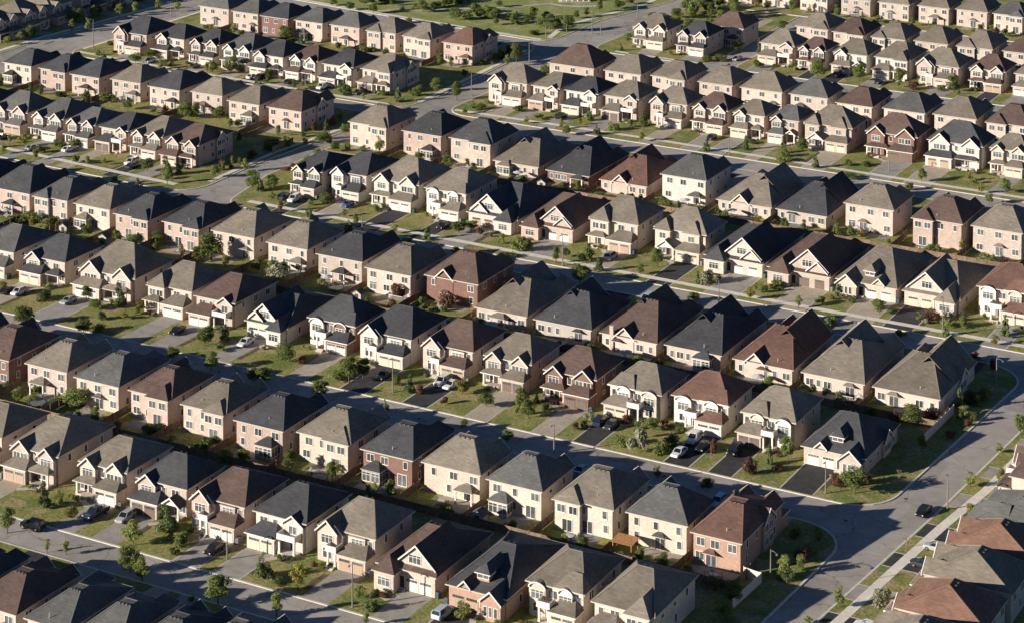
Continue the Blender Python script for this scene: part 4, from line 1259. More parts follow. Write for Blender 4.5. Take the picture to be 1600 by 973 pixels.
CORNER = set()
for r_ in ('2', '3', '4', '5b', '6b', '7b', '8b'):
    q_ = max((q for q in HL if q[0] == r_), key=lambda q: q[1]); CORNER.add((r_, round(q_[1])))
DK = {('3', 14): 'k', ('3', 15): 'k', ('3', 13): 'k', ('3', 12): 'k', ('3', 9): 'k', ('3', 8): 'k', ('3', 7): 't', ('5', 2): 'k', ('5', 7): 'k', ('5', 11): 'k', ('5', 6): 't', ('5', 9): 't', ('5', 10): 't', ('5', 5): 'g', ('5', 8): 'g',
      ('1', 4): 'g', ('1', 5): 'g', ('1', 6): 'g', ('1', 7): 'g', ('1', 2): 'g', ('1', 3): 'g', ('3', 11): 't', ('3', 10): 't'}
visn = {}
for q in HL:
    row, cx, cy, w, d, E, bung, roof, wall, arch, g, vis = q
    n = visn.get(row, 0); visn[row] = n + 1
    k = count.get(row, 0)
    if vis: count[row] = k + 1; place = '%s from left, %s' % (ordinal(k), ROWNAME[row]); short = '%s house, %s' % (ordinal(k), ROWNAME[row])
    else: place = '%s lot, out of frame, %s' % (ordinal(n), ROWNAME[row]); short = '%s lot, %s, out of frame' % (ordinal(n), ROWNAME[row])
    rnd = random.Random(int(cx * 31 + cy * 17))
    near = row in NEAR
    yaw = R(rnd.uniform(-.5, .5))
    if row in FRONT:
        h = House((cx, cy, Z0), yaw, w, d, E, roof, wall, near, rnd)
    else:
        h = House((cx, cy + d, Z0), math.pi + yaw, w, d, E, roof, wall, near, rnd)
    h.main_roof((.35 if bung else .325) * w * rnd.uniform(.94, 1.06), rnd.uniform(.2, .26) if bung else rnd.uniform(.22, .3), .5 if (bung or row in FRONT) else .44)
    corner = (row, round(cx)) in CORNER
    if row in FRONT:
        front(h, arch, g, True, bung)
        if corner: h.side_gable(1, d * .62, 2.0); h.side_windows('R', 4)
        else: h.side_windows('R', 3 if d > 14 else 2)
        h.finish()
        yk = KERBY[row]; gf = cy - (0 if arch.startswith('P5') else g)
        kind = DK.get((row, n)) or rnd.choice(['g', 'g', 'g', 'k', 't', 'g']); pad = -.1
        drive(cx + h.gx[0] + pad, cx + h.gx[1] - pad, yk + .1, gf + .1, kind, edge=kind == 'k' or rnd.random() < .4)
        pth = -1 if (h.gx[0] + h.gx[1]) > 0 else 1
        xa = cx + (h.gx[0] if pth < 0 else h.gx[1]); xb = cx + pth * w * rnd.uniform(.2, .3); yp = cy - (3.4 if arch.startswith('P5') else 3.0) - rnd.uniform(0, .6)
        if rnd.random() < .85: ribbon('front_path', [(xa, gf - 2.2), ((xa + xb) / 2, yp - .5), (xb, yp + .3)], 1.15, Z0 + .009, CONC if rnd.random() < .6 else DRIVE['t'])
        if rnd.random() < .35:
            xs_ = xa + pth * .15; ribbon('garden_bed', [(xs_ + pth * .6, yk + 3), (xs_ + pth * .9, (yk + gf) / 2), (xs_ + pth * .6, gf - 2.6)], 1.1, Z0 + .004, SOIL)
        if rnd.random() < .7:
            side = -1 if (h.gx[0] + h.gx[1]) > 0 else 1
            bx = cx + side * w * .28; mb = MB(); y0 = cy - 3.6 - rnd.random()
            mb.poly([(bx - 1.8, y0, Z0 + .003), (bx + 1.8, y0, Z0 + .003), (bx + 2.1, y0 + 1.6, Z0 + .003), (bx - 2.1, y0 + 1.6, Z0 + .003)]); struct(build(mb, 'garden_bed', SOIL))
    else:
        front(h, rnd.choice(['P1', 'P2', 'P3g', 'P7', 'P1m', 'P2m', 'P7m', 'P6']) if not bung else rnd.choice(['P5', 'P5m']), 3.2, False, bung)
        back(h, bstyles.get((row, n), rnd.choice(['awn', 'jog', 'sun', 'deck', 'awn', 'porch', 'jog'] if not bung else ['awn', 'gable', 'deck', 'sun', 'porch'])), None)
        if row == '4' and 13 <= n <= 16 and roof == 'B' and bung:
            ch = MB(); ch.box(w * .28, w * .28 + .9, d - .25, d + .35, 0, E + 1.9); ch.box(w * .28 - .06, w * .28 + .96, d - .31, d + .41, E + 1.9, E + 2.05); build(ch, 'chimney', WALLM['p'], h.root)
        if corner: h.side_gable(-1, d * .38, 2.2); h.side_windows('L', 4)
        else: h.side_windows('L', 3 if d > 14 else 2)
        h.finish(backvents=near)
        yf = cy + d + (0 if bung else 3.2); a, b = sorted((-h.gx[0], -h.gx[1]))
        drive(cx + a + .15, cx + b - .15, yf, KERBY[row] - .1, rnd.choice(['g', 'g', 'k', 't']))
        # patio behind the house
        if rnd.random() < .9:
            pw = rnd.uniform(2.6, 4.9); pd = rnd.uniform(3.0, 5.5); px = cx + rnd.uniform(-.2, .2) * w
            mb = MB(); mb.poly([(px - pw, cy - pd, Z0 + .005), (px + pw, cy - pd, Z0 + .005), (px + pw, cy + .05, Z0 + .005), (px - pw, cy + .05, Z0 + .005)]); struct(build(mb, 'patio', rnd.choice(PATIO)))
    tag(h.root, '%s %s with %s roof, %s' % (WALLW[wall], 'bungalow' if bung else 'house', ROOFW[roof], place), 'house', 'suburban houses in rows')
    HINFO.append((cx, cy + d / 2 if vis else -9e4, short, row, cx - w / 2, cx + w / 2, cy, d))

# houses of the street across at the upper left (fronts to +X) and of the street at the lower right (fronts to -X)
for i, (y, roof, wall, arch) in enumerate([(596, 'G', 'b', 'P1'), (610.5, 'T', 'b', 'P1m'), (625, 'T', 'b', 'P3g'), (640, 'K', 'b', 'P7'), (655, 'G', 'b', 'P1'), (669, 'K', 'b', 'P3g')]):
    rnd = random.Random(i + 900)
    h = House((-527.5, y, Z0), math.pi / 2, 11.6, 14, 6.0, roof, wall, False, rnd); h.main_roof(3.7, .27); front(h, arch, 3.2)
    back(h, 'none', None); h.side_windows('L', 2); h.side_windows('R', 2); h.finish()
    mb = MB(); a, b = h.gx; mb.poly([(-524.2, y + a, Z0 + .006), (-511, y + a, Z0 + .006), (-511, y + b, Z0 + .006), (-524.2, y + b, Z0 + .006)]); struct(build(mb, 'driveway', DRIVE['g']))
    tag(h.root, 'shaded %s house with %s roof, %s from the left edge, %s' % (WALLW[wall], ROOFW[roof], ordinal(i), ROWNAME['W']), 'house', 'suburban houses in rows')
    HINFO.append((-535, y, 'house in shade, %s' % ROWNAME['W'], 'W', 0, 0, 0, 0))
for i, (y, w, roof, wall, arch, E, kd) in enumerate([(345.2, 10.6, 'T', 'b', 'P7', 5.2, 'k'), (359.5, 11.0, 'O', 'b', 'P3', 5.2, 'g'), (373.2, 11.2, 'T', 'b', 'P1', 5.2, 'k'), (385.2, 10.4, 'O', 'o', 'P1m', 5.2, 'k'),
                                              (397.9, 13.4, 'G', 'b', 'P7m', 5.2, 'g'), (418, 11.4, 'B', 'c', 'P2', 5.2, 'g'), (432, 11.4, 'K', 'p', 'P1', 5.2, 'k'), (446, 11.4, 'T', 'b', 'P3', 5.2, 'g')]):
    rnd = random.Random(i + 950)
    sx = -125.9 + (y - 375) * .02
    h = House((sx + 1.4, y, Z0), -math.pi / 2, w, 14.5, E, roof, wall, True, rnd); h.main_roof(3.7, .22); front(h, arch, 2.6)
    back(h, 'none', None); h.side_windows('R', 3); h.finish()
    tag(h.root, '%s house with %s roof, %s from the bottom, %s' % (WALLW[wall], ROOFW[roof], ordinal(i), ROWNAME['RR']), 'house', 'suburban houses in rows')
    HINFO.append((sx + 8, y, '%s house up, %s' % (ordinal(i), ROWNAME['RR']), 'RR', 0, 0, 0, 0))
for (y0, y1, k) in ((391.2, 396.8, 'k'), (377.6, 383, 'k'), (363, 368.6, 'g'), (351.5, 357, 'k'), (405.9, 411.8, 'g'), (420.8, 426, 'g'), (436, 441.5, 'g')):
    t = (y0 + y1) / 2; xk = -138.9 + (t - 352) * .086 + .45
    mb = MB(); mb.poly([(xk, y0, Z0 + .006), (-125.0, y0, Z0 + .006), (-125.0, y1, Z0 + .006), (xk + .3, y1, Z0 + .006)]); struct(build(mb, 'driveway', DRIVE[k]))
    for yy in (y0 - .35, y1):
        e = MB(); e.poly([(xk, yy, Z0 + .006), (-125, yy, Z0 + .006), (-125, yy + .35, Z0 + .006), (xk, yy + .35, Z0 + .006)]); struct(build(e, 'driveway_edging', CONC))
# ---------------------------------------------------------------- where is it? unique labels
used_labels = {}
def near_house(x, y):
    return min(HINFO, key=lambda h: (h[0] - x) ** 2 + (h[1] - y) ** 2)
PENDING = []
def later(o, what, where, cat, group, x):
    PENDING.append((o, what, where, cat, group, x))
def settle():
    by = {}
    for p in PENDING: by.setdefault((p[1], p[2]), []).append(p)
    for (what, where), ps in by.items():
        ps.sort(key=lambda p: p[5])
        for i, (o, _, _, cat, group, x) in enumerate(ps):
            if len(ps) == 1: lab = '%s %s' % (what, where)
            elif len(ps) == 2: lab = '%s %s %s' % (('left', 'right')[i], what, where)
            else: lab = '%s from left %s %s' % (ordinal(i), what, where)
            tag(o, lab, cat, group)
def scr(x, y):
    # left-right order as seen from the camera
    return (x * math.cos(R(29.1)) + y * math.sin(R(29.1))) / (-x * math.sin(R(29.1)) + y * math.cos(R(29.1)))

# ---------------------------------------------------------------- trees and shrubs
def crown(kind, n, seed, leaf):
    rn = random.Random(seed); mb = MB()
    blobs = []
    if kind == 'round':
        for i in range(18):
            a = rn.uniform(0, 6.283); z = rn.uniform(.16, .86); rr = .36 * math.sin(math.pi * (z * .86 + .1)) ** .7 * rn.uniform(.35, 1.0)
            blobs.append((rr * math.cos(a), rr * math.sin(a), z, rn.uniform(.13, .22)))
    elif kind == 'slim':
        for i in range(18):
            a = rn.uniform(0, 6.283); z = rn.uniform(.08, .92); rr = .36 * (1 - abs(z - .42) * 1.25) * rn.uniform(.2, 1.0)
            blobs.append((rr * math.cos(a), rr * math.sin(a), z, rn.uniform(.1, .18)))
    elif kind == 'cone':
        for i in range(22):
            a = rn.uniform(0, 6.283); z = rn.random() ** 1.3 * .95; rr = .42 * (1 - z) ** .8 * rn.uniform(.5, 1.0)
            blobs.append((rr * math.cos(a), rr * math.sin(a), z + .03, .05 + .12 * (1 - z)))
    else:                                     # shrub
        for i in range(11):
            a = rn.uniform(0, 6.283); rr = rn.uniform(0, .38); z = rn.uniform(.2, .72) * (1 - rr * .6)
            blobs.append((rr * math.cos(a), rr * math.sin(a), z, rn.uniform(.13, .24)))
    tot = sum(b[3] ** 2 for b in blobs)
    for bx, by, bz, br in blobs:
        for k in range(max(6, int(n * br * br / tot))):
            d = Vector((rn.gauss(0, 1), rn.gauss(0, 1), rn.gauss(0, 1))).normalized()
            p = Vector((bx, by, bz)) + Vector((d.x, d.y, d.z * .85)) * br * (rn.uniform(.72, 1.1) if rn.random() < .86 else rn.uniform(1.1, 1.45))
            if p.z < 0.01: p.z = 0.01 + rn.random() * .05
            nrm = (d + Vector((rn.gauss(0, .5), rn.gauss(0, .5), rn.gauss(0, .5) + .2))).normalized()
            u = nrm.cross(Vector((rn.gauss(0, 1), rn.gauss(0, 1), rn.gauss(0, 1)))).normalized(); v = nrm.cross(u)
            s1 = leaf * rn.uniform(.6, 1.25); s2 = s1 * rn.uniform(.55, .9)
            mb.poly([tuple(p - u * s1), tuple(p - v * s2 + nrm * s1 * .2), tuple(p + u * s1), tuple(p + v * s2 + nrm * s1 * .2)])
    return mb
PROTO = {}
def proto(kind, key, i):
    if (kind, key, i) not in PROTO:
        n, leaf = {'round': (3200, .036), 'slim': (1900, .036), 'cone': (2400, .036), 'shrub': (1300, .05)}[kind]
        PROTO[(kind, key, i)] = crown(kind, n, hash((kind, i)) % 1000 if False else i * 37 + len(kind), leaf).mesh('crown', LEAF[key])
    return PROTO[(kind, key, i)]
TRUNKS = []
for i in range(3):
    rn = random.Random(50 + i); t = MB()
    t.tube([(0, 0, -.05), (.01, 0, .3), (rn.uniform(-.03, .03), rn.uniform(-.03, .03), .62), (0, 0, .9)], [.034, .026, .016, .006], 6)
    for k in range(5):
        a = rn.uniform(0, 6.28); z = rn.uniform(.36, .66); t.tube([(0, 0, z), (.17 * math.cos(a), .17 * math.sin(a), z + .2)], [.012, .004], 4)
    TRUNKS.append(t.mesh('trunk', BARK))
def bare_tree(seed):
    rn = random.Random(seed); t = MB()
    def br(p, d, L_, r_, lev):
        e = p + d * L_; t.tube([tuple(p), tuple(e)], [r_, r_ * .6], 4)
        if lev:
            for k in range(4):
                nd = (d + Vector((rn.gauss(0, .5), rn.gauss(0, .5), rn.gauss(.15, .3)))).normalized(); br(p + d * L_ * rn.uniform(.55, 1), nd, L_ * rn.uniform(.5, .7), r_ * .55, lev - 1)
    br(Vector((0, 0, -.02)), Vector((0, 0, 1)), .42, .022, 3)
    return t.mesh('bare_branches', mat('bare_bark', (0.26, 0.2, 0.14), .9) if 'bare_bark' not in MATS else MATS['bare_bark'])
BARE = [bare_tree(3), bare_tree(4)]
KIND = {'D': ('round', 'tree', 'leafy_tree', 'round green tree'), 'Y': ('slim', 'tree', 'young_tree', 'slender light-green tree'), 'C': ('cone', 'tree', 'conifer', 'pointed dark conifer'),
        'S': ('shrub', 'shrub', 'shrub', 'low green shrub'), 'R': ('shrub', 'shrub', 'russet_shrub', 'russet-leaved shrub'), 'G': ('slim', 'shrub', 'golden_shrub', 'yellow-green shrub'),
        'P': ('shrub', 'shrub', 'pale_shrub', 'pale silvery shrub'), 'B': (None, 'tree', 'bare_tree', 'bare thin-branched young tree')}
def add_tree(t, x, y, H_, W_, i, where=None):
    kind, cat, nm, what = KIND[t]
    rn = random.Random(i * 13 + 5)
    o = obj(nm, None, loc=(x, y, Z0), rz=rn.uniform(0, 6.28))
    H_ = max(H_, .5); W_ = max(W_, .5)
    if t == 'B':
        obj('branches', BARE[i % 2], o, scale=(H_ * 1.0, H_ * 1.0, H_))
        obj('trunk', TRUNKS[0], o, (0, 0, 0), scale=(H_ * .8, H_ * .8, H_ * .35))
    elif kind == 'shrub':
        obj('crown', proto('shrub', t, i % 3), o, (0, 0, -.05), scale=(W_ * 1.15, W_ * rn.uniform(.95, 1.25), H_ * 1.15))
    else:
        tr = {'round': .22, 'slim': .2, 'cone': .06}[kind]
        if H_ < 2.0: tr *= .5
        obj('crown', proto(kind, t, i % 3), o, (0, 0, H_ * tr), scale=(W_ * 1.2, W_ * rn.uniform(1.05, 1.3), H_ * (1 - tr) * 1.05))
        s_ = min(H_, 8); obj('trunk', TRUNKS[i % 3], o, (0, 0, 0), scale=(s_ * .9, s_ * .9, H_))
    if where is None:
        if x < -366 and y > 683: where = 'in the park'
        elif x < -320 and y > 709: where = 'in the grove by the park road'
        else: where = 'beside the ' + near_house(x, y)[2]
    later(o, what, where, cat, 'trees and shrubs of the neighbourhood', scr(x, y))
TL = [l.split() for l in TREES.split('\n')]
for i, q in enumerate(TL):
    add_tree(q[0], float(q[1]), float(q[2]), float(q[3]), float(q[4]), i)
# verge trees along the streets with a pavement
rn = random.Random(12)
TP = [(float(q[1]), float(q[2])) for q in TL]
for (x0, x1, y) in ((-340, -150, 487.7), (-345, -180, 590.8), (-480, -375, 492.8), (-480, -372, 589.2)):
    x = x0
    while x < x1:
        if min((x - a) ** 2 + (y - b) ** 2 for a, b in TP) > 30 and rn.random() < .75: TP.append((x, y)); add_tree(rn.choice('YYCDG'), x, y, rn.uniform(2.2, 4.0), rn.uniform(1.6, 2.6), 2000 + int(-x))
        x += rn.uniform(9, 15)
# small planting along the house fronts and yards
rn = random.Random(77)
cnt = 0
for q in HL:
    row, cx, cy, w, d, E, bung, roof, wall, arch, g, vis = q
    if not vis: continue
    near = row in NEAR
    if row in FRONT:
        side = 1 if arch in ('P3', 'P3g') or arch.endswith('m') else -1
        if arch in ('P3m', 'P3gm'): side = -1
        for k in range(4 if near else 2):
            x = cx + side * w * rn.uniform(.1, .46); y = cy - rn.uniform(2.9, 4.6) - (1.0 if arch.startswith('P5') else .0)
            if min((x - a) ** 2 + (y - b) ** 2 for a, b in TP) < 2: continue
            TP.append((x, y)); add_tree(rn.choice('SSSRPGS'), x, y, rn.uniform(.6, 1.5), rn.uniform(.9, 2.0), 1000 + cnt); cnt += 1
        if rn.random() < .8:
            x = cx + side * w * .5 + side * .2; y = (cy - g + KERBY[row]) / 2 + rn.uniform(-2, 2)
            if min((x - a) ** 2 + (y - b) ** 2 for a, b in TP) > 6: TP.append((x, y)); add_tree(rn.choice('SYYCGDY'), x, y, rn.uniform(1.6, 3.6), rn.uniform(1.3, 2.5), 1000 + cnt); cnt += 1
    elif row not in '0':
        for k in range(3 if near else 2):
            x = cx + rn.uniform(-.5, .5) * w; y = cy - rn.uniform(4.5, 7.5)
            if min((x - a) ** 2 + (y - b) ** 2 for a, b in TP) < 3: continue
            TP.append((x, y)); add_tree(rn.choice('SDSRCDGYD'), x, y, rn.uniform(1.3, 4.0), rn.uniform(1.3, 3.2), 1000 + cnt); cnt += 1

# greenery round the far upper-left street
for k in range(26):
    x = rn.choice([-519.5, -521, -513, -522.5]); y = rn.uniform(585, 690)
    if abs(x + 513) < 1: y = rn.uniform(664, 700)
    add_tree(rn.choice('DDYYS'), x, y, rn.uniform(2.4, 5.0), rn.uniform(2.0, 3.6), 3200 + k)
# hedges and bushes on the corner lots
for k in range(58):
    x0, x1, y0, y1 = rn.choice([(-145.6, -141.2, 425, 470), (-376.5, -373.5, 500, 545), (-374.5, -371.5, 548, 572), (-371.5, -368, 596, 618), (-370, -367.5, 640, 668), (-150, -147.5, 364, 380), (-360, -356, 515, 560)])
    add_tree(rn.choice('SSDRGC'), rn.uniform(x0, x1), rn.uniform(y0, y1), rn.uniform(1.0, 3.4), rn.uniform(1.2, 2.8), 3400 + k)
# more of the park's thickets
for k in range(70):
    x = rn.uniform(-478, -372); y = rn.uniform(697, 735) + max(0, (-400 - x)) * .02
    if -408 < x < -366 and y > 712: continue
    add_tree(rn.choice('DDSSD'), x, y, rn.uniform(1.6, 4.2), rn.uniform(2.0, 4.5), 3000 + k)
for k in range(16):
    x = rn.uniform(-344, -322); y = rn.uniform(712, 752)
    add_tree(rn.choice('DDDS'), x, y, rn.uniform(3.0, 6.5), rn.uniform(3.0, 5.0), 3100 + k)
# ---------------------------------------------------------------- fences
def fence(p, q, where, what='weathered wooden fence', m=WOOD, H_=1.75, nm='wooden_fence'):
    p = Vector(p); q = Vector(q); L_ = (q - p).length
    if L_ < 1.5: return
    o = obj(nm, None, loc=(p.x, p.y, Z0), rz=math.atan2(q.y - p.y, q.x - p.x))
    n = max(1, round(L_ / 2.5)); s = L_ / n
    key = (round(s, 1), nm)
    if key not in FM:
        a = MB(); a.box(-.06, .06, -.06, .06, -.1, H_ + .15)
        b = MB()
        k = 0; x = .07
        while x < s - .12:
            b.box(x, min(x + .14, s - .07), -.015 + (.012 if k % 2 else 0), .015 + (.012 if k % 2 else 0), .06, H_); x += .15; k += 1
        b.box(.06, s - .06, -.05, -.02, .3, .4); b.box(.06, s - .06, -.05, -.02, H_ - .35, H_ - .25)
        FM[key] = (a.mesh('post', m), b.mesh('panel', m))
    a, b = FM[key]
    for i in range(n + 1): obj('post', a, o, (i * s, 0, 0))
    for i in range(n): obj('panel', b, o, (i * s, 0, 0))
    later(o, what, where, 'fence', 'garden fences', scr((p.x + q.x) / 2, (p.y + q.y) / 2))
FM = {}
rows_ = {}
for q in HL: rows_.setdefault(q[0], []).append(q)
BACKMID = {'2': 355.6, '4': 438.0, '6': 535.5, '6b': 539.5, '8b': 632}
for row, ym in BACKMID.items():
    hs = rows_[row]
    for i, q in enumerate(hs):
        cx, cy, w, d = q[1:5]
        hinf = [h for h in HINFO if h[3] == row and abs(h[0] - cx) < .1][0]
        if not q[11]: continue
        if i + 1 < len(hs): xr = (cx + w / 2 + hs[i + 1][1] - hs[i + 1][3] / 2) / 2
        else: xr = cx + w / 2 + 1.5
        xl = (hs[i - 1][1] + hs[i - 1][3] / 2 + cx - w / 2) / 2 if i else cx - w / 2 - 1.2
        yt = max(cy + 1.0, ym + 2)
        if row in ('2', '4', '6') or i % 2 == 0:
            fence((xr, ym + .15), (xr, yt), 'beside the ' + hinf[2])
        if row in ('2', '4', '6'):
            fence((xl + .1, ym), (xr - .1, ym), 'behind the ' + hinf[2], 'back garden wooden fence')
fence((-155.4, 361.6), (-151.9, 361.0), 'at the corner house by the junction', 'short white panel fence', VINYL, 1.8, 'white_fence')
fence((-151.9, 360.9), (-152.4, 350.0), 'at the corner house by the junction', 'long white panel fence', VINYL, 1.8, 'white_fence')
fence((-146.3, 447.0), (-146.7, 430.2), 'beside the side road at right', 'pale garden wall fence', VINYL, 1.9, 'garden_wall')
fence((-372.5, 541), (-372.0, 530), 'by the cross street', 'low wooden fence', WOOD, 1.6, 'wooden_fence')

# ---------------------------------------------------------------- cars
CARC = {'black': (0.012, 0.012, 0.014), 'charcoal': (0.045, 0.047, 0.05), 'silver': (0.38, 0.38, 0.37), 'white': (0.72, 0.71, 0.68), 'navy': (0.02, 0.03, 0.06), 'blue': (0.04, 0.09, 0.28), 'paleblue': (0.48, 0.54, 0.6)}
PAINT = {}
for k, c in CARC.items():
    m = mat(k + '_car_paint', c, 0.3, spec=0.5); m.node_tree.nodes['Principled BSDF'].inputs['Coat Weight'].default_value = .4; PAINT[k] = m
TYRE = mat('tyre_rubber', (0.015, 0.015, 0.015), .9); RIM = mat('wheel_rim', (0.3, 0.3, 0.3), .4, metal=.6); LIGHT = mat('headlight_glass', (.7, .7, .66), .2); TAIL = mat('tail_light', (.25, .015, .012), .3)
CGL = mat('car_glass', (0.012, 0.014, 0.017), .08, spec=.7)
#         length, profile of the body (y, half width, sill, top), cabin (y0,y1 base; y0,y1 roof; z base, z roof)
CT = {'sedan': (4.7, [(-2.35, .68, .42, .66), (-2.1, .84, .25, .8), (-1.0, .9, .22, .93), (1.3, .9, .22, .98), (2.05, .86, .28, 1.0), (2.35, .7, .45, .85)], (-1.05, 1.75, -.35, 1.0, .93, 1.42)),
      'hatch': (4.2, [(-2.1, .66, .42, .68), (-1.85, .82, .25, .84), (-.95, .87, .22, .98), (1.5, .87, .22, 1.02), (1.95, .84, .3, 1.02), (2.1, .72, .45, .9)], (-1.05, 2.0, -.3, 1.6, .98, 1.5)),
      'wagon': (4.75, [(-2.37, .68, .42, .7), (-2.1, .84, .25, .85), (-1.05, .9, .22, 1.0), (1.9, .9, .22, 1.05), (2.25, .86, .3, 1.05), (2.37, .76, .45, .95)], (-1.1, 2.25, -.35, 1.95, 1.0, 1.55)),
      'suv': (4.8, [(-2.4, .74, .5, .9), (-2.15, .92, .32, 1.05), (-1.1, .96, .28, 1.15), (2.0, .96, .28, 1.18), (2.3, .92, .38, 1.18), (2.4, .82, .5, 1.05)], (-1.15, 2.3, -.5, 2.0, 1.15, 1.78)),
      'pickup': (5.7, [(-2.85, .78, .52, .95), (-2.55, .97, .35, 1.1), (-1.3, 1.0, .32, 1.18), (.8, 1.0, .32, 1.18), (2.5, 1.0, .34, 1.16), (2.85, .96, .5, 1.12)], (-1.3, 1.0, -.6, .8, 1.16, 1.85))}
CM = {}
def car_mesh(ty):
    L_, prof, (b0, b1, r0, r1, zb, zr) = CT[ty]
    b = MB(); rings = []
    for y, hw, z0, z1 in prof:
        zm = z0 + (z1 - z0) * .55; i = len(b.v)
        b.v += [(-hw * .92, y, z0), (-hw, y, zm), (-hw * .95, y, z1 - .06), (-hw * .8, y, z1), (hw * .8, y, z1), (hw * .95, y, z1 - .06), (hw, y, zm), (hw * .92, y, z0)]
        rings.append(i)
    for p, q in zip(rings, rings[1:]):
        for j in range(8):
            l = (j + 1) % 8; b.f.append((p + j, q + j, q + l, p + l)); b.m.append(0)
    b.f.append(tuple(rings[0] + j for j in range(8))); b.m.append(0); b.f.append(tuple(rings[-1] + j for j in range(8))[::-1]); b.m.append(0)
    hw = max(p[1] for p in prof)
    g = MB(); i = 0; wb, wr = hw * .93, hw * .74
    g.v = [(-wb, b0, zb), (wb, b0, zb), (wb, b1, zb), (-wb, b1, zb), (-wr, r0, zr), (wr, r0, zr), (wr, r1, zr), (-wr, r1, zr)]
    g.f = [(0, 1, 5, 4), (1, 2, 6, 5), (2, 3, 7, 6), (3, 0, 4, 7), (4, 5, 6, 7)]; g.m = [0] * 5
    rf = MB(); rf.frus(-wr - .03, wr + .03, r0 - .04, r1 + .05, zr - .05, zr + .03, .12, .12, .12, .12)
    for y_ in ((r0 + r1) / 2, ):
        for sx in (-1, 1): rf.bar((sx * wb * .99, (b0 + b1) / 2, zb), (sx * (wr + .01), y_, zr), .1, .05)
    for sx in (-1, 1):
        rf.bar((sx * wb, b0, zb), (sx * wr, r0, zr), .09, .06); rf.bar((sx * wb, b1, zb), (sx * wr, r1, zr), .14, .06)
    w = MB(); n = 14; R_ = .33 if ty in ('sedan', 'hatch', 'wagon') else .38
    ring = [(math.cos(6.2832 * k / n), math.sin(6.2832 * k / n)) for k in range(n)]
    w.v = [(-.11, c * R_, s * R_) for c, s in ring] + [(.11, c * R_, s * R_) for c, s in ring]
    w.f = [(k, (k + 1) % n, n + (k + 1) % n, n + k) for k in range(n)] + [tuple(range(n))[::-1], tuple(range(n, 2 * n))]; w.m = [0] * len(w.f)
    r = MB(); r.v = [(x, c * R_ * .6, s * R_ * .6) for x in (-.125, .125) for c, s in ring]
    r.f = [(k, (k + 1) % n, n + (k + 1) % n, n + k) for k in range(n)] + [tuple(range(n))[::-1], tuple(range(n, 2 * n))]; r.m = [0] * len(r.f)
    hl = MB(); hl.frus(-.2, .2, -.06, .12, -.09, .09, .03, .03, .04, .02)
    return b, g, rf, w.mesh('wheel', TYRE), r.mesh('rim', RIM), hl.mesh('headlight', LIGHT), hl.mesh('tail_light', TAIL), R_
def add_car(ty, colr, x, y, rz, i):
    if ty not in CM: CM[ty] = car_mesh(ty); CM[ty, 'glass'] = CM[ty][1].mesh('windows', CGL)
    b, g, rf, wm, rm, hm, tm, R_ = CM[ty]
    if (ty, colr) not in CM: CM[ty, colr] = (b.mesh('body', PAINT[colr]), rf.mesh('cabin_roof', PAINT[colr]))
    bm_, rm_ = CM[ty, colr]
    z = Z0 + .02 if not (x < -270 and y < 318) and not (abs(x + 136.5) < .2) and not abs(x + 300.2) < .1 else 0.01
    o = obj('parked_car', None, loc=(x, y, z), rz=rz)
    body = obj('body', bm_, o); obj('windows', CM[ty, 'glass'], o); obj('cabin_roof', rm_, o)
    L_, prof, _ = CT[ty]; hw = max(p[1] for p in prof)
    for sx in (-1, 1):
        for yy in (-L_ * .31, L_ * .3):
            wo = obj('wheel', wm, o, (sx * (hw - .08), yy, R_)); obj('rim', rm, wo)
        obj('headlight', hm, o, (sx * prof[1][1] * .7, prof[0][0] + .1, prof[0][3] - .02)); obj('tail_light', tm, o, (sx * prof[-2][1] * .78, prof[-1][0] - .1, prof[-1][3] - .06), math.pi)
    hn = near_house(x, y + (9 if ty else 0))
    where = 'parked by the ' + hn[2]
    if z < .1: where = 'parked at the kerb of the side road' if x > -200 else 'parked on the street by the ' + hn[2]
    later(o, {'paleblue': 'pale blue'}.get(colr, colr) + ' ' + {'suv': 'tall car', 'hatch': 'hatchback', 'pickup': 'pickup truck', 'wagon': 'estate car', 'sedan': 'sedan car'}[ty], where, 'car', 'cars parked on the drives', scr(x, y))
for i, l in enumerate(CARS.split('\n')):
    hd, ty, co, x, y = l.split(); rn = random.Random(i)
    rz = R(rn.uniform(-4, 4)) + (0 if hd == 'Y' else R(-90))
    if hd == 'Y' and rn.random() < .35 and ty not in ('pickup',): rz += math.pi
    add_car(ty, co, float(x), float(y), rz, i)

# ---------------------------------------------------------------- street lamps
lm = {}
for i, l in enumerate(LAMPS.split('\n')):
    x, y, h_, arm = l.split(); x, y, h_ = float(x), float(y), max(float(h_), 5.0)
    o = obj('street_lamp', None, loc=(x, y, Z0))
    p = MB(); p.tube([(0, 0, -.1), (0, 0, h_ * .5), (0, 0, h_)], [.16, .12, .075], 8); build(p, 'pole', POLE, o)
    d = Vector((.75, -.66)) if arm == 'r' else Vector((0, -1)); L_ = 2.2 if arm == 'r' else 1.0
    if y < 330 or 395 < y < 405: d = Vector((.1, -1)).normalized()
    a = MB(); a.tube([(0, 0, h_ - .25), (d.x * L_ * .5, d.y * L_ * .5, h_ + .12), (d.x * L_, d.y * L_, h_ + .18)], [.05, .04, .035], 6); build(a, 'arm', POLE, o)
    k = MB(); c = Vector((d.x * (L_ + .25), d.y * (L_ + .25), h_ + .15)); k.frus(c.x - .16, c.x + .16, c.y - .3, c.y + .3, c.z - .07, c.z + .09, .05, .05, .1, .1); build(k, 'lamp_head', LAMPH, o)
    later(o, 'concrete street lamp post', 'near the ' + near_house(x, y + 6)[2], 'street lamp', 'street lamps', scr(x, y))

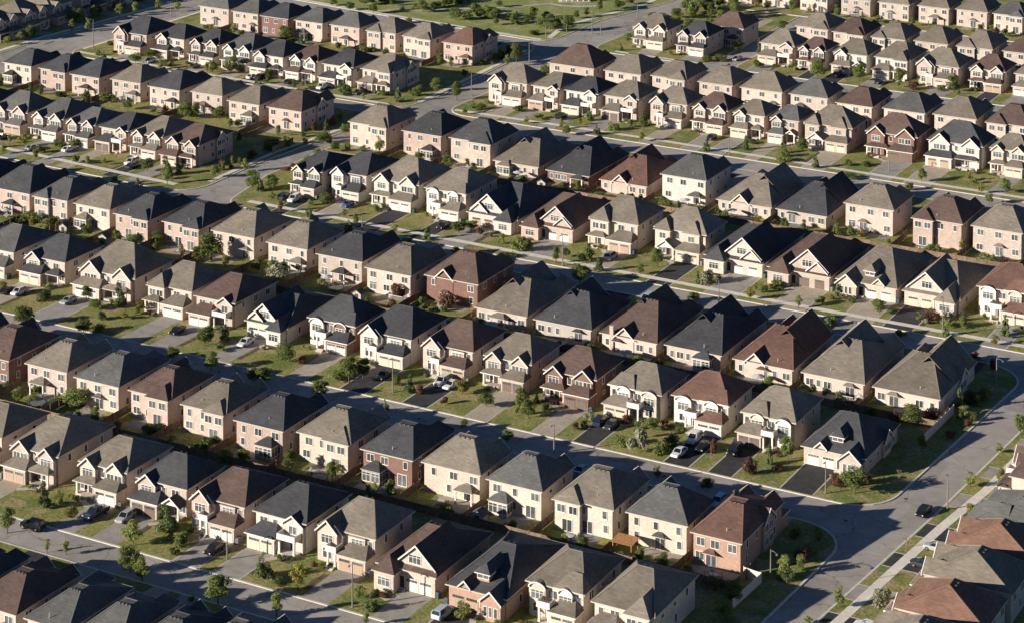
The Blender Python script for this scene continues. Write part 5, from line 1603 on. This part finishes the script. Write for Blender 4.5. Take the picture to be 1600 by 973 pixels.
# ---------------------------------------------------------------- small things in the gardens
ORANGE = mat('cedar_slats', (0.36, 0.17, 0.07), .85, .2, 2.0)
pg = obj('garden_pergola', None, loc=(-179.2, 358.6, Z0))
for sx in (0, 3.6):
    for sy in (0, 2.6): m = MB(); m.box(sx - .07, sx + .07, sy - .07, sy + .07, 0, 2.2); build(m, 'post', ORANGE, pg)
for k in range(9): m = MB(); m.bar((-.3, -.25 + k * .38, 2.25 + .03 * k), (3.9, -.25 + k * .38, 2.25 + .03 * k), .3, .06); build(m, 'slat', ORANGE, pg)
tag(pg, 'orange cedar slat pergola in the garden behind a cream house', 'pergola')
CUSH = mat('patio_set', (0.5, 0.48, 0.44), .8); GREENP = mat('lime_cover', (0.36, 0.45, 0.14), .8); SHEDM = mat('shed_siding', (0.42, 0.38, 0.32), .85, .1, 2.0)
def patio_set(x, y, i, parasol):
    o = obj('patio_table', None, loc=(x, y, Z0))
    t = MB(); t.frus(-.8, .8, -.5, .5, .68, .74, .03, .03, .03, .03); build(t, 'table_top', CUSH, o)
    for sx in (-.65, .65):
        for sy in (-.38, .38): l = MB(); l.box(sx - .03, sx + .03, sy - .03, sy + .03, 0, .68); build(l, 'leg', VENTM, o)
    if parasol:
        u = MB(); u.tube([(0, 0, .7), (0, 0, 2.4)], .03, 6); build(u, 'parasol_pole', VENTM, o)
        c = MB(); n = 8
        for k in range(n):
            a0, a1 = 6.2832 * k / n, 6.2832 * (k + 1) / n
            c.poly([(1.5 * math.cos(a0), 1.5 * math.sin(a0), 2.05), (1.5 * math.cos(a1), 1.5 * math.sin(a1), 2.05), (0, 0, 2.5)])
        build(c, 'parasol_canopy', CUSH, o)
    later(o, 'garden table' + (' under a parasol' if parasol else ''), 'behind the ' + near_house(x, y + 8)[2], 'garden table', 'garden furniture', scr(x, y))
    for k in range(4):
        a = 6.2832 * k / 4 + .6; ch = obj('garden_chair', None, loc=(x + 1.15 * math.cos(a), y + .95 * math.sin(a), Z0), rz=a + math.pi / 2)
        s = MB(); s.box(-.24, .24, -.24, .24, .4, .46); build(s, 'seat', CUSH, ch)
        s = MB(); s.box(-.24, .24, -.27, -.22, .46, .95); build(s, 'backrest', CUSH, ch)
        for sx in (-.2, .2):
            for sy in (-.2, .2): l = MB(); l.box(sx - .02, sx + .02, sy - .02, sy + .02, 0, .4); build(l, 'leg', VENTM, ch)
        later(ch, 'garden chair', 'behind the ' + near_house(x, y + 8)[2], 'chair', 'garden furniture', scr(x + 1.15 * math.cos(a), y))
def shed(x, y, i):
    o = obj('garden_shed', None, loc=(x, y, Z0))
    w = MB(); w.prism([(-1.2, 0), (1.2, 0), (1.2, 2), (0, 2.7), (-1.2, 2)], -.9, .9); build(w, 'wall', SHEDM, o)
    r = MB(); r.strip([(-1.45, 1.93), (0, 2.85), (1.45, 1.93)], [(-1.45, 1.83), (0, 2.73), (1.45, 1.83)], -1.1, 1.1); build(r, 'roof', ROOFM['G'], o)
    d_ = MB(); d_.box(-.45, .45, -.95, -.88, .05, 1.8); build(d_, 'door', DOORM, o)
    later(o, 'small garden shed', 'behind the ' + near_house(x, y + 7)[2], 'shed', 'garden sheds', scr(x, y))
rn = random.Random(5)
pi_ = 0
for q in HL:
    row, cx, cy, w, d = q[:5]
    if row in ('2', '4', '6') and q[11]:
        v = rn.random()
        if v < .5: patio_set(cx + rn.uniform(-.2, .2) * w, cy - rn.uniform(3.4, 4.4), pi_, rn.random() < .4)
        elif v < .68: shed(cx - w * .36, cy - 6.3, pi_)
        pi_ += 1
# wheelie bins beside the garages, trampolines in a few gardens, manhole covers
BINM = [mat('blue_bin', (0.045, 0.07, 0.11), .6), mat('green_bin', (0.05, 0.11, 0.06), .6), mat('grey_bin', (0.16, 0.16, 0.16), .6)]
bn_ = MB(); bn_.frus(-.29, .29, -.35, .35, 0, .95, -.03, -.03, -.03, -.03); bl_ = MB(); bl_.frus(-.33, .33, -.39, .39, .955, 1.06, .04, .04, .06, .02)
BINS = [(bn_.mesh('bin_body', m), bl_.mesh('bin_lid', m)) for m in BINM]
rn = random.Random(41)
for q in HL:
    row, cx, cy, w, d, E, bung, roof, wall, arch, g, vis = q
    if row in ('1', '3', '5') and vis and rn.random() < .6:
        sd = -1 if (arch in ('P3', 'P3g') or arch.endswith('m')) else 1
        for k in range(rn.choice([1, 2])):
            i = rn.randrange(3); o = obj('wheelie_bin', None, loc=(cx + sd * (w / 2 + .5), cy - (0 if arch.startswith('P5') else g) + .3 + .85 * k, Z0), rz=rn.uniform(-.3, .3))
            obj('bin_body', BINS[i][0], o); obj('bin_lid', BINS[i][1], o)
            later(o, ('blue', 'green', 'grey')[i] + ' wheelie bin', 'beside the ' + near_house(cx, cy + d / 2)[2], 'bin', 'wheelie bins', scr(o.location.x, o.location.y))
    elif row in ('2', '4', '6') and vis and rn.random() < .16:
        o = obj('trampoline', None, loc=(cx + w * .25, cy - 6.2, Z0)); m = MB(); n = 16
        m.v = [(1.7 * math.cos(6.2832 * k / n), 1.7 * math.sin(6.2832 * k / n), .8) for k in range(n)] + [(1.7 * math.cos(6.2832 * k / n), 1.7 * math.sin(6.2832 * k / n), .86) for k in range(n)]
        m.f = [tuple(range(n, 2 * n)), tuple(range(n))[::-1]] + [(k, (k + 1) % n, n + (k + 1) % n, n + k) for k in range(n)]; m.m = [0] * len(m.f); build(m, 'mat', BINM[2], o)
        rg = MB(); rg.tube([(1.75 * math.cos(6.2832 * k / n), 1.75 * math.sin(6.2832 * k / n), .86) for k in range(n + 1)], .07, 5); build(rg, 'padded_rim', BINM[0], o)
        for k in range(6):
            lg = MB(); a = 6.2832 * k / 6; lg.tube([(1.72 * math.cos(a), 1.72 * math.sin(a), 0), (1.72 * math.cos(a), 1.72 * math.sin(a), 2.3)], .035, 5); build(lg, 'net_pole', VENTM, o)
        later(o, 'round trampoline', 'behind the ' + near_house(cx, cy + d / 2)[2], 'trampoline', 'trampolines', scr(cx, cy))
mh_ = MB(); mh_.tube([(0, 0, -.03), (0, 0, .012)], .42, 14); MHM = mh_.mesh('manhole_cover', mat('cast_iron', (0.09, 0.08, 0.07), .7))
for i, (x, y) in enumerate([(-270, 314.2), (-232, 313.6), (-205, 314), (-290, 393), (-240, 392.6), (-185, 392), (-148, 391), (-141.5, 405), (-139.5, 375), (-320, 481.5), (-255, 481.8), (-180, 481.5), (-366, 512), (-357, 640), (-300, 584.5), (-220, 584.5), (-430, 583), (-506, 620)]):
    o = obj('manhole_cover', MHM, loc=(x, y, 0)); later(o, 'round iron manhole cover', 'in the road near the ' + near_house(x, y)[2], 'manhole cover', 'manhole covers', scr(x, y))
# park shelter
ps = obj('park_shelter', None, loc=(-386, 740, Z0), rz=R(35))
m = MB(); m.frus(-6, 6, -2.6, 2.6, 2.9, 4.2, 1.6, 1.6, 2.2, 2.2); build(m, 'roof', WALLM['c'], ps)
m = MB(); m.box(-5.6, 5.6, -2.3, 2.3, 0, .3); build(m, 'base', CONC, ps)
for k in range(6):
    for sy in (-2, 2): c = MB(); c.tube([(-5 + 2 * k, sy, .3), (-5 + 2 * k, sy, 2.95)], .2, 8); build(c, 'column', TRIM, ps)
tag(ps, 'cream columned shelter beside the bright park lawn', 'shelter')
# back boundary strip of wood beyond the park
settle()
